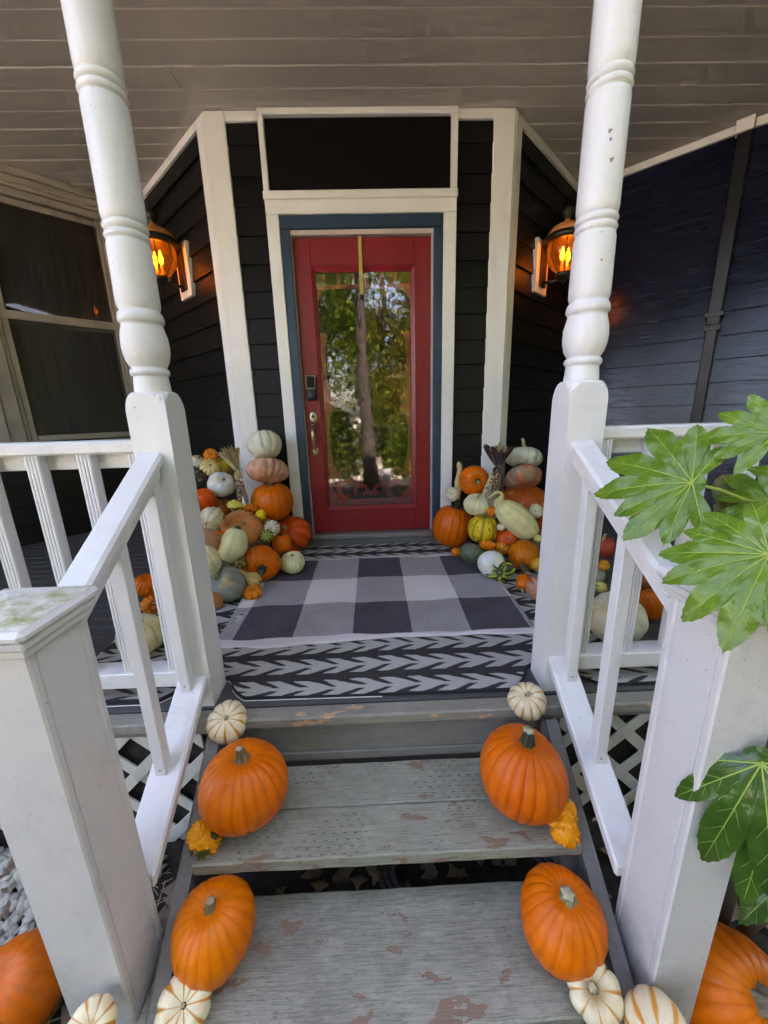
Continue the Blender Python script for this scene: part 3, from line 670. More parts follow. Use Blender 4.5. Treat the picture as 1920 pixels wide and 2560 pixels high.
# ================================================================== posts, rails, steps
def porch_post(x, label, paint='white_paint'):
    p = thing('porch_post', label, 'post', (x,-1.633,0), 'turned porch posts')
    h = .0605; c = (x,-1.633,0)
    # square base with a turned, lamb-tongue shoulder
    n = 40; vs, fs = [], []
    levels = [(-.0,1.0),(1.075,1.0)]
    rings = []
    for z, t in ((.0,1.0),(.6,1.0),(1.07,1.0),(1.09,.975),(1.105,.93),(1.118,.85),(1.124,.78)):
        ring = []
        for i in range(n):
            a = 2*math.pi*i/n; ca, sa = math.cos(a), math.sin(a); sq = 1/max(abs(ca), abs(sa))
            ro_ = .064/h; r = h*min(sq, ro_ + (sq-ro_)*max(0, (t-.78)/.22) if t < 1 else sq)
            if t < 1: r = h*min(sq, 1.415-(1-t)*2.0)
            ring.append((c[0]+r*ca, c[1]+r*sa, z))
        rings.append(ring)
    for ring in rings: vs += ring
    for j in range(len(rings)-1):
        for i in range(n): fs.append((j*n+i, j*n+(i+1) % n, (j+1)*n+(i+1) % n, (j+1)*n+i))
    fs.append(tuple(range(n))[::-1]); fs.append(tuple(range((len(rings)-1)*n, len(rings)*n)))
    mesh('base_block', vs, fs, 'white_paint', p)
    bead = lambda z0, z1, r: [(r-.006,z0),(r-.001,z0+(z1-z0)*.15),(r+.002,z0+(z1-z0)*.5),(r-.001,z0+(z1-z0)*.85),(r-.006,z1)]
    pr = [(.052,1.118),(.052,1.126),(.050,1.15),(.0485,1.168)] + bead(1.170,1.194,.054) + [(.049,1.197),(.058,1.212),(.064,1.235),(.0655,1.258),(.0635,1.285),(.0575,1.308),(.0555,1.318)] \
        + [(.0575,1.320),(.0625,1.326),(.0625,1.336),(.059,1.347),(.054,1.354),(.0525,1.356),(.056,1.361),(.0585,1.372),(.0585,1.40),(.0575,1.50),(.0570,1.522),(.054,1.533),(.0515,1.5345)] \
        + bead(1.535,1.557,.0565) + [(.050,1.5575)] + bead(1.558,1.580,.0565) + [(.0515,1.581),(.0555,1.586),(.0575,1.60),(.0570,1.70),(.0565,1.85),(.054,1.862),(.051,1.865)] \
        + bead(1.866,1.888,.0565) + [(.050,1.8885)] + bead(1.889,1.911,.0565) + [(.051,1.912),(.0555,1.918),(.0575,1.935),(.0570,2.2),(.056,2.44),(.056,2.6)]
    lathe('turned_shaft', pr, c, paint, p, 40)
    return p
porch_post(-.655, 'white turned porch post at the stair top on the window side')
porch_post(.7065, 'white turned porch post at the stair top on the shrub side, its paint chipped', 'white_paint_chipped')

def newel(x, y, zt, label):
    p = thing('newel_post', label, 'post', ((x[0]+x[1])/2, (y[0]+y[1])/2, -.6), 'newel posts at the foot of the steps')
    t = .021
    box('sleeve', (x[0]+.002,x[1]-.002), (y[0]+t,y[1]-t), (-.6,zt-.001), 'white_vinyl', p, .002)
    box('face_board', x, (y[0],y[0]+t-.001), (-.6,zt), 'white_vinyl', p, .004); box('face_board', x, (y[1]-t+.001,y[1]), (-.6,zt), 'white_vinyl', p, .004)
    cp = box('cap', (x[0]-.026,x[1]+.026), (y[0]-.026,y[1]+.026), (zt+.030,zt+.055), 'white_vinyl', p, .009)
    box('cap_moulding', (x[0]-.018,x[1]+.018), (y[0]-.018,y[1]+.018), (zt+.014,zt+.0295), 'white_vinyl', cp, .004)
    box('cap_moulding', (x[0]-.010,x[1]+.010), (y[0]-.010,y[1]+.010), (zt-.004,zt+.0135), 'white_vinyl', cp, .003)
    cx, cy = (x[0]+x[1])/2, (y[0]+y[1])/2; e = .017
    vs = [(x[0]-e,y[0]-e,zt+.0555),(x[1]+e,y[0]-e,zt+.0555),(x[1]+e,y[1]+e,zt+.0555),(x[0]-e,y[1]+e,zt+.0555),(cx,cy,zt+.071)]
    k2 = [(0,1,4),(1,2,4),(2,3,4),(3,0,4),(3,2,1,0)]; mesh('cap_top', vs, k2, 'mossy_cap' if x[0] < 0 else 'white_vinyl', cp)
k = M('mossy_cap', .6); c = k.mix(k.ramp(k.noise(k.pos(), 5, 4), .3, .7), (.62,.61,.56), (.52,.51,.45)); ms = k.ramp(k.noise(k.pos(), 34, 6, .75), .36, .62)
c = k.mix(k.math('MULTIPLY', ms, k.ramp(k.noise(k.pos(), 9, 3), .32, .55, 0, .85)), c, (.22,.25,.055)); k.base(c); k.bump(k.noise(k.pos(), 120, 3), .3, .003); MT['mossy_cap'] = k.m
newel((-.757,-.604), (-2.298,-2.150), .642, 'square white newel post with mossy cap on the gravel side')
newel((.666,.790), (-2.322,-2.172), .650, 'square white newel post partly covered by the big green leaves')

def stair_rail(xs, xl, xb, zt, st_, zl, sl, bals, ye, label):
    p = thing('stair_railing', label, 'railing', (sum(xs)/2,-1.9,-.0), 'stair railings')
    def bar(nm, x, y0, y1, ztop, s, th, mat='white_paint_rail', par=p, bv=.006):
        Zt = lambda y: ztop+s*(y+1.693)
        vs = []
        for dz in (-th, 0):
            for a, b in ((x[0],y0),(x[1],y0),(x[1],y1),(x[0],y1)): vs.append((a,b,Zt(b)+dz))
        return mesh(nm, vs, BF, mat, par, bevel=bv)
    hr_ = bar('handrail', xs, ye, -1.6935, zt, st_, .042, bv=.008)
    m_ = (xs[0]+xs[1])/2; bar('under_rail', (m_-.022,m_+.022), ye, -1.694, zt-.0425, st_, .040, par=hr_, bv=.003)
    lr = bar('bottom_rail', xl, ye, -1.6935, zl, sl, .042, bv=.006)
    for y in bals:
        z0 = zl+sl*(y+1.693); z0b = zl+sl*(y+.036+1.693); z1 = zt+st_*(y+1.693)-.083; z1b = zt+st_*(y+.036+1.693)-.083
        vs = [(xb[0],y,z0-.02),(xb[1],y,z0-.02),(xb[1],y+.036,z0b-.0),(xb[0],y+.036,z0b-.0),(xb[0],y,z1),(xb[1],y,z1),(xb[1],y+.036,z1b),(xb[0],y+.036,z1b)]
        b = mesh('baluster', vs, BF, 'white_paint', p, bevel=.002)
        xi = (xb[0]+xb[1])/2
        v, f = lathe_data([(.0,.0),(.0035,.0),(.0035,.0016),(.0,.0016)], 10); mesh('screw', [(xi+a, y-.0003-c, z0+.022+b2) for a, b2, c in v], f, 'screw_metal', b, True)
stair_rail((-.703,-.626), (-.705,-.603), (-.680,-.645), .946, .655, .136, .66, (-1.742,-1.948), -2.14, 'white stair railing on the gravel side of the steps')
stair_rail((.658,.736), (.652,.742), (.686,.722), .945, .575, .160, .68, (-1.775,-1.978), -2.17, 'white stair railing on the shrub side of the steps')

def porch_rail(x0, x1, xs, label):
    p = thing('porch_railing', label, 'railing', ((x0+x1)/2,-1.63,0), 'porch railings')
    box('top_rail', (x0,x1), (-1.664,-1.578), (.938,.980), 'white_paint_rail', p, .007)
    box('sub_rail', (x0,x1), (-1.620,-1.588), (.888,.9375), 'white_paint_rail', p, .003)
    box('bottom_rail', (x0,x1), (-1.672,-1.590), (.072,.135), 'white_paint_rail', p, .004)
    for x in xs:
        w = .044; n = 4; front = []
        for q in range(n):                       # reeded front
            a = x+w*q/n; g = w/n
            front += [(a,-1.6525),(a+g*.14,-1.6585),(a+g*.5,-1.660),(a+g*.86,-1.6585)]
        front += [(x+w,-1.6525)]
        out = front+[(x+w,-1.6215),(x,-1.6215)]
        extrude('baluster', out[::-1], None, (0,0,.1355), (1,0,0), (0,1,0), (0,0,1), .802, 'white_paint', p)
porch_rail(-4.6, -.717, [-.758-.1635*k2 for k2 in range(20)], 'white porch railing in front of the tall window')
porch_rail(.768, 4.6, [.7775+.1705*k2 for k2 in range(20)], 'white porch railing in front of the blue-tinted siding wall')

# ---- steps
sp = thing('porch_steps', 'worn grey painted wooden porch steps with peeling paint', 'steps', (.03,-2.0,-.6))
box('riser', (-.535,.598), (-1.7505,-1.730), (-.168,-.0445), 'riser_paint', sp, .002)
box('riser_strip', (-.535,.598), (-1.757,-1.732), (-.205,-.1695), 'riser_paint', sp, .002)
def plank(nm, x, y, zt, th, mat, seed, bowl=.002, bv=.005):
    r_ = random.Random(seed); n = 24; vs = []; fs = []
    prof = [(y[0],zt-th),(y[0],zt-.004),(y[0]+.004,zt),(y[1]-.004,zt),(y[1],zt-.004),(y[1],zt-th)]
    for i in range(n+1):
        xx = x[0]+(x[1]-x[0])*i/n; jf = r_.uniform(-.0016,.0016); jb = r_.uniform(-.0016,.0016); jz = bowl*math.sin(i*.4+seed)
        for j, (a, b) in enumerate(prof): vs.append((xx, a+(jf if j < 3 else jb), b+(jz*.3 if 0 < j < 5 else 0)))
    m_ = len(prof)
    for i in range(n):
        for j in range(m_): fs.append((i*m_+j, i*m_+(j+1) % m_, (i+1)*m_+(j+1) % m_, (i+1)*m_+j))
    fs.append(tuple(range(m_))[::-1]); fs.append(tuple(range(n*m_, (n+1)*m_)))
    return mesh(nm, vs, fs, mat, sp)
plank('tread', (-.528,.601), (-1.936,-1.778), -.2005, .038, 'tread_paint', 3)
plank('tread', (-.530,.603), (-2.090,-1.9385), -.1995, .038, 'tread_paint', 4)
plank('tread', (-.60,.655), (-2.335,-2.047), -.400, .038, 'lower_tread_paint', 5)
def stringer(x):
    z = lambda y: -.028+.74*(y+1.80)
    vs = []
    for xx in x: vs += [(xx,-1.775,-.05),(xx,-1.775,-.40),(xx,-2.25,-.60),(xx,-2.36,-.60),(xx,-2.36,z(-2.36)),(xx,-1.80,z(-1.80))]
    fs = [(0,1,2,3,4,5),(6,11,10,9,8,7)]+[(i,(i+1) % 6,6+(i+1) % 6,6+i) for i in range(6)]
    mesh('stringer', vs, fs, 'stringer_paint', sp, bevel=.003)
stringer((-.578,-.536)); stringer((.609,.651))
# ---- lattice under the porch
def lattice(x0, x1, label):
    p = thing('lattice_panel', label, 'lattice', ((x0+x1)/2,-1.72,-.6), 'lattice panels under the porch')
    w, pit, z0, z1 = .043, .195, -.60, -.068
    def strip(c, sg, y):
        # line z = sg*(x-c) ; clip to the panel
        P = []
        hw = w/2*math.sqrt(2)
        def cl(off):
            pts = []
            for z in (z0, z1): pts.append(((z-off)/sg + c, z))
            return pts
        a = cl(-hw); b = cl(hw)
        poly = [a[0], a[1], b[1], b[0]]
        for xc, sgn in ((x0, 1), (x1, -1)):
            out = []
            for q in range(len(poly)):
                A_, B_ = poly[q], poly[(q+1) % len(poly)]; ia, ib = (A_[0]-xc)*sgn >= 0, (B_[0]-xc)*sgn >= 0
                if ia: out.append(A_)
                if ia != ib: t = (xc-A_[0])/(B_[0]-A_[0]); out.append((xc, A_[1]+(B_[1]-A_[1])*t))
            poly = out
            if len(poly) < 3: return
        if max(q[0] for q in poly)-min(q[0] for q in poly) < .02: return
        extrude('strip', poly, None, (0,y,0), (1,0,0), (0,0,1), (0,1,0), .006, 'cream_lattice', p)
    for k2 in range(-24, 32):
        strip(-.8395+k2*pit, 1, -1.7420); strip(-.9565+k2*pit, -1, -1.7345)
    box('shade_sheet', (x0,x1), (-1.71,-1.705), (-.6,-.07), 'dark_soil', p, 0)  # soil-coloured sheet stands in for the shade under the porch
lattice(-2.62, -.64, 'white diagonal lattice panel under the porch by the gravel')
lattice(.70, 2.6, 'white diagonal lattice panel under the porch behind the shrub')

# ================================================================== rugs
def arrow_rug():
    nx, ny = 150, 70; vs, fs = [], []
    def front(x):
        y = -1.676 - .008*math.sin(x*2+.4)
        for px, hw in ((-.655,.085),(.7065,.085)):
            t = abs(x-px); y = max(y, -1.560-.125*min(1, max(0, (t-hw)/.10))**.5) if t < hw+.10 else y
        return y
    for j in range(ny+1):
        for i in range(nx+1):
            x = -1.235+2.44*i/nx; t = j/ny; y = front(x)+( -.085-front(x))*t
            z = fz(y)+.0105+.0014*math.sin(x*9+y*4)+.001*math.sin(y*21)
            if t < .03 and x < -.35: z += .006*(1-t/.03)*max(0, (-.35-x)/.3)
            vs.append((x-.012*t, y, z))
    for j in range(ny):
        for i in range(nx): fs.append((j*(nx+1)+i, j*(nx+1)+i+1, (j+1)*(nx+1)+i+1, (j+1)*(nx+1)+i))
    r = thing('arrow_rug', 'black and white woven rug with rows of arrows lying under the plaid mat', 'rug', (0,-.9,0))
    o = mesh('rug_top', vs, fs, 'woven_arrow_rug', r, True)
    o.data.transform(Matrix.Translation(Vector((0,-.9,0)))); o.location = (0,.9,0)
    md = o.modifiers.new('thick', 'SOLIDIFY'); md.thickness = .006; md.offset = -1
    edge = [vs[i] for i in range(nx+1)]
    tube('binding', [(x, y-.0008, z-.002) for x, y, z in edge], .0042, 'rug_binding', r, 6)
    lo = [(x, y-.006-.004*max(0,(-.3-x)), fz(y)+.0025) for x, y, z in edge if -1.2 < x < .05]
    tube('backing_edge', lo, .0022, 'rug_backing', r, 6)
arrow_rug()
def plaid_rug():
    nx, ny = 110, 70; vs, fs = [], []
    for j in range(ny+1):
        for i in range(nx+1):
            u = -.735+1.51*i/nx; v = -1.345+.975*j/ny
            wav = (.012*math.sin(u*5.2+.6)+.005*math.sin(u*17))*(1-j/ny)
            x = u+(v+1.30)*-.022; y = v+wav+u*.022
            z = fz(y)+.0190+.0040*math.sin(u*7+v*3)*math.sin(v*5+1)+.0022*math.sin(u*19+v*7)+.0012*math.sin(u*31-v*13)
            if j == 0: z -= .004
            vs.append((x, y, z))
    for j in range(ny):
        for i in range(nx): fs.append((j*(nx+1)+i, j*(nx+1)+i+1, (j+1)*(nx+1)+i+1, (j+1)*(nx+1)+i))
    me = bpy.data.meshes.new('plaid_mat'); me.from_pydata(vs, [], fs); me.shade_smooth()
    o = link('plaid_mat', me, 'plaid_cotton')
    md = o.modifiers.new('thick', 'SOLIDIFY'); md.thickness = .004; md.offset = -1
    tag(o, 'black, grey and white buffalo check cotton mat in front of the door', 'rug')
plaid_rug()

# ================================================================== pumpkins and gourds
def vnoise(P, f, seed):
    r = np.random.default_rng(seed); out = np.zeros(len(P))
    for k2 in range(5):
        w = r.normal(size=3)*f; out += np.sin(P@w + r.uniform(0, 6.28))
    return out/5**.5
def setcol(me, cols):
    a = me.color_attributes.new('Col', 'FLOAT_COLOR', 'POINT')
    a.data.foreach_set('color', np.hstack([cols, np.ones((len(cols),1))]).astype(np.float32).ravel())
def axis_mat(pos, ax, spin=0.0):
    q = Vector(ax).normalized().to_track_quat('Z', 'Y'); m_ = q.to_matrix().to_4x4() @ Matrix.Rotation(spin, 4, 'Z'); m_.translation = Vector(pos); return m_
def body_mesh(name, prof, ribs, depth, lop, seed, col, warts=0, wart_amp=.05, wart_r=.10, bend=None, R=.1, nphi=72, sharp=.6, colf=None):
    """prof: (n,2) rho,z from the stem end down; returns a mesh with colours"""
    r = np.random.default_rng(seed); prof = np.array(prof); n = len(prof)
    phi = np.arange(nphi)/nphi*2*np.pi
    warp = sum(r.normal()*.16/(k2+1)*np.sin((k2+1)*phi+r.uniform(0,6.28)) for k2 in range(3))
    rib = np.abs(np.sin(ribs*(phi+warp*(2.2/max(ribs,1))*2)/2))
    lobe_amp = 1+.045*np.sin(phi*2+r.uniform(0,6))*lop*6+.02*np.sin(phi*3+r.uniform(0,6))
    dm_ = 1+.45*np.sin(2*phi+r.uniform(0,6))+.35*np.sin(5*phi+r.uniform(0,6)); g = 1-depth*dm_*(1-rib**sharp)
    rho = prof[:,0][:,None]*np.ones(nphi); z = prof[:,1][:,None]*np.ones(nphi)
    s = np.clip(prof[:,0]/max(prof[:,0].max(),1e-6), 0, 1)[:,None]
    fade = np.clip(s*1.6, 0, 1)
    rho = rho*(1-(1-g)[None,:]*fade)*lobe_amp[None,:]
    z = z + (g-1)[None,:]*np.sign(z)*R*.35*fade*(1-s*.6)
    x = rho*np.cos(phi); y = rho*np.sin(phi)
    V = np.stack([x, y, z], -1).reshape(-1, 3)
    nn = V/np.maximum(np.linalg.norm(V, axis=1, keepdims=True), 1e-6)
    V = V + nn*(vnoise(V, 1.3/R, seed+1)*lop*R)[:,None]
    wm = np.zeros(len(V))
    if warts:
        idx = r.integers(0, len(V), warts); W_ = V[idx]; rad = wart_r*R*r.uniform(.6, 1.3, warts); am = wart_amp*R*r.uniform(.5, 1.3, warts)
        for q in range(warts):
            dd = np.linalg.norm(V-W_[q], axis=1); wq = np.exp(-(dd/rad[q])**2); wm = np.maximum(wm, wq); V = V + nn*(wq*am[q])[:,None]
    if bend is not None: V = bend(V)
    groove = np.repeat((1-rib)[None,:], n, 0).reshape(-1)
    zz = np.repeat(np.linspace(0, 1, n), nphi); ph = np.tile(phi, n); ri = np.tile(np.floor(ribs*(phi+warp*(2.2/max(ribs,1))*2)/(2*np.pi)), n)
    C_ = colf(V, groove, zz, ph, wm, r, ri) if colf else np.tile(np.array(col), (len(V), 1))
    fs = [(j*nphi+i, j*nphi+(i+1) % nphi, (j+1)*nphi+(i+1) % nphi, (j+1)*nphi+i) for j in range(n-1) for i in range(nphi)]
    fs.append(tuple(range(nphi))); fs.append(tuple(range((n-1)*nphi, n*nphi))[::-1])
    me = bpy.data.meshes.new(name); me.from_pydata(V.tolist(), [], fs)
    bm = bmesh.new(); bm.from_mesh(me); bmesh.ops.recalc_face_normals(bm, faces=bm.faces); bm.to_mesh(me); bm.free()
    me.shade_smooth(); setcol(me, np.clip(C_, 0, 1)); return me
def round_prof(R, h, n=30, dim=.22, dimb=.16, e=.92):
    t = np.linspace(.035, math.pi-.035, n); rho = R*np.sin(t)**e; z = h*np.cos(t)
    w = np.exp(-(rho/(.42*R))**2); z = z - np.where(z > 0, dim, -dimb)*h*w
    return np.stack([rho, z], 1)
def spline_prof(pts, R, H, n=44):
    pts = np.array(pts, float); t = np.linspace(0, 1, len(pts)); tt = np.linspace(0, 1, n)
    out = []
    for c in (0, 1):
        y = pts[:,c]; m_ = np.gradient(y, t); o_ = []
        for q in tt:
            i = min(int(q*(len(t)-1)), len(t)-2); h = t[i+1]-t[i]; s = (q-t[i])/h
            o_.append((1+2*s)*(1-s)**2*y[i]+s*(1-s)**2*h*m_[i]+s*s*(3-2*s)*y[i+1]+s*s*(s-1)*h*m_[i+1])
        out.append(np.array(o_))
    return np.stack([np.maximum(out[0]*R, .0008), out[1]*H], 1)
def stem_mesh(L, r0, r1, seed, col, tip=(.50,.42,.24), bendx=.3, ridges=6, flare=1.7, cut=True, base=(.20,.17,.07)):
    r = np.random.default_rng(seed); nphi, n = 24, 14; vs = []; cs = []
    ph = np.arange(nphi)/nphi*2*np.pi; rid = 1+.17*np.cos(ridges*ph+r.uniform(0,6))
    az = r.uniform(0, 6.28)
    for j in range(n):
        t = j/(n-1); rad = r0+(r1-r0)*t; rad *= 1+(flare-1)*math.exp(-t*7); 
        if j == n-1: rad *= .97
        off = L*bendx*t*t; tw = .7*t
        cx, cy = off*math.cos(az), off*math.sin(az); z = -L*.10+L*1.1*t*(1-.12*t*abs(bendx))
        rr_ = 1+(rid-1)*(1.3-.5*t)
        for i in range(nphi): vs.append((cx+rad*rr_[i]*math.cos(ph[i]+tw), cy+rad*rr_[i]*math.sin(ph[i]+tw), z))
        c = np.array(col)*(1-.0*t) if t < .96 else np.array(tip)
        if t < .18: c = np.array(base)*.5+np.array(col)*.5
        cs += [c*(.75+.35*(rr_[i]-.8)/.4) for i in range(nphi)]
    # cut end
    vs.append((L*bendx*math.cos(az), L*bendx*math.sin(az), L*1.0*(1-.12*abs(bendx))+L*.0)); cs.append(np.array(tip))
    fs = [(j*nphi+i, j*nphi+(i+1) % nphi, (j+1)*nphi+(i+1) % nphi, (j+1)*nphi+i) for j in range(n-1) for i in range(nphi)]
    k0 = (n-1)*nphi; fs += [(k0+i, k0+(i+1) % nphi, len(vs)-1) for i in range(nphi)]
    me = bpy.data.meshes.new('stem'); me.from_pydata(vs, [], fs); me.shade_smooth(); setcol(me, np.clip(np.array(cs), 0, 1)); return me
# colours
OR = (.72,.140,.001); OR2 = (.68,.122,.001); DEEP = (.68,.085,.003); REDO = (.72,.080,.005); MINI = (.78,.205,.003); CREAM = (.74,.69,.52); WHITE = (.78,.76,.68)
PALE = (.76,.69,.38); PEACH = (.55,.27,.13); SALM = (.66,.215,.05); GREY = (.27,.295,.24); PINK = (.64,.33,.22)
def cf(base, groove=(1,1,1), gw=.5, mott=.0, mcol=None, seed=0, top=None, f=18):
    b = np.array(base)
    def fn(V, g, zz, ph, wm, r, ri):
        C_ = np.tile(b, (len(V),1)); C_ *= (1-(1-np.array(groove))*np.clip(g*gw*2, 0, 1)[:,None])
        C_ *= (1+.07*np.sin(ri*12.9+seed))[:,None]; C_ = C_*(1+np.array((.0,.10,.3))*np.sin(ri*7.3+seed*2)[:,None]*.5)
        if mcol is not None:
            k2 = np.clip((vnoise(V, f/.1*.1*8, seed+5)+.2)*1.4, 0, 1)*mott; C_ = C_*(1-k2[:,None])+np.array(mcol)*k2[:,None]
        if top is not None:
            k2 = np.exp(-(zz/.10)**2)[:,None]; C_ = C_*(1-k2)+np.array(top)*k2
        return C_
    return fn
def cf_stripe(base, stripe, w=.72, speck=0.0, scol=None, ragged=.25, seed=1):
    def fn(V, g, zz, ph, wm, r, ri):
        C_ = np.tile(np.array(base), (len(V),1)); nz = vnoise(V, 60, seed)*ragged
        k2 = np.clip((g+nz*.30-w)*7, 0, 1); k2 *= np.clip(1.25-np.abs(zz-.42)*1.5, 0, 1)**.4
        if speck:
            s = np.clip((vnoise(V, 150, seed+3)+vnoise(V, 90, seed+4)-1.35)*4, 0, 1)*speck; C_ = C_*(1-s[:,None])+np.array(scol or stripe)*s[:,None]
        return C_*(1-k2[:,None])+np.array(stripe)*k2[:,None]
    return fn
def cf_gourd(a, b, n, w, seed=1, wartc=None, low=None, freq=50):
    def fn(V, g, zz, ph, wm, r, ri):
        s = np.sin(n*ph+vnoise(V, freq, seed)*.8)+vnoise(V, freq*2, seed+1)*.35; k2 = np.clip((s-w)*3, 0, 1)[:,None]
        C_ = np.array(a)*(1-k2)+np.array(b)*k2
        if low is not None: t = np.clip((zz-.5)*6, 0, 1)[:,None]; C_ = C_*(1-t)+np.array(low)*t
        if wartc is not None: C_ = C_*(1-wm[:,None]*.7)+np.array(wartc)*wm[:,None]*.7
        return C_
    return fn
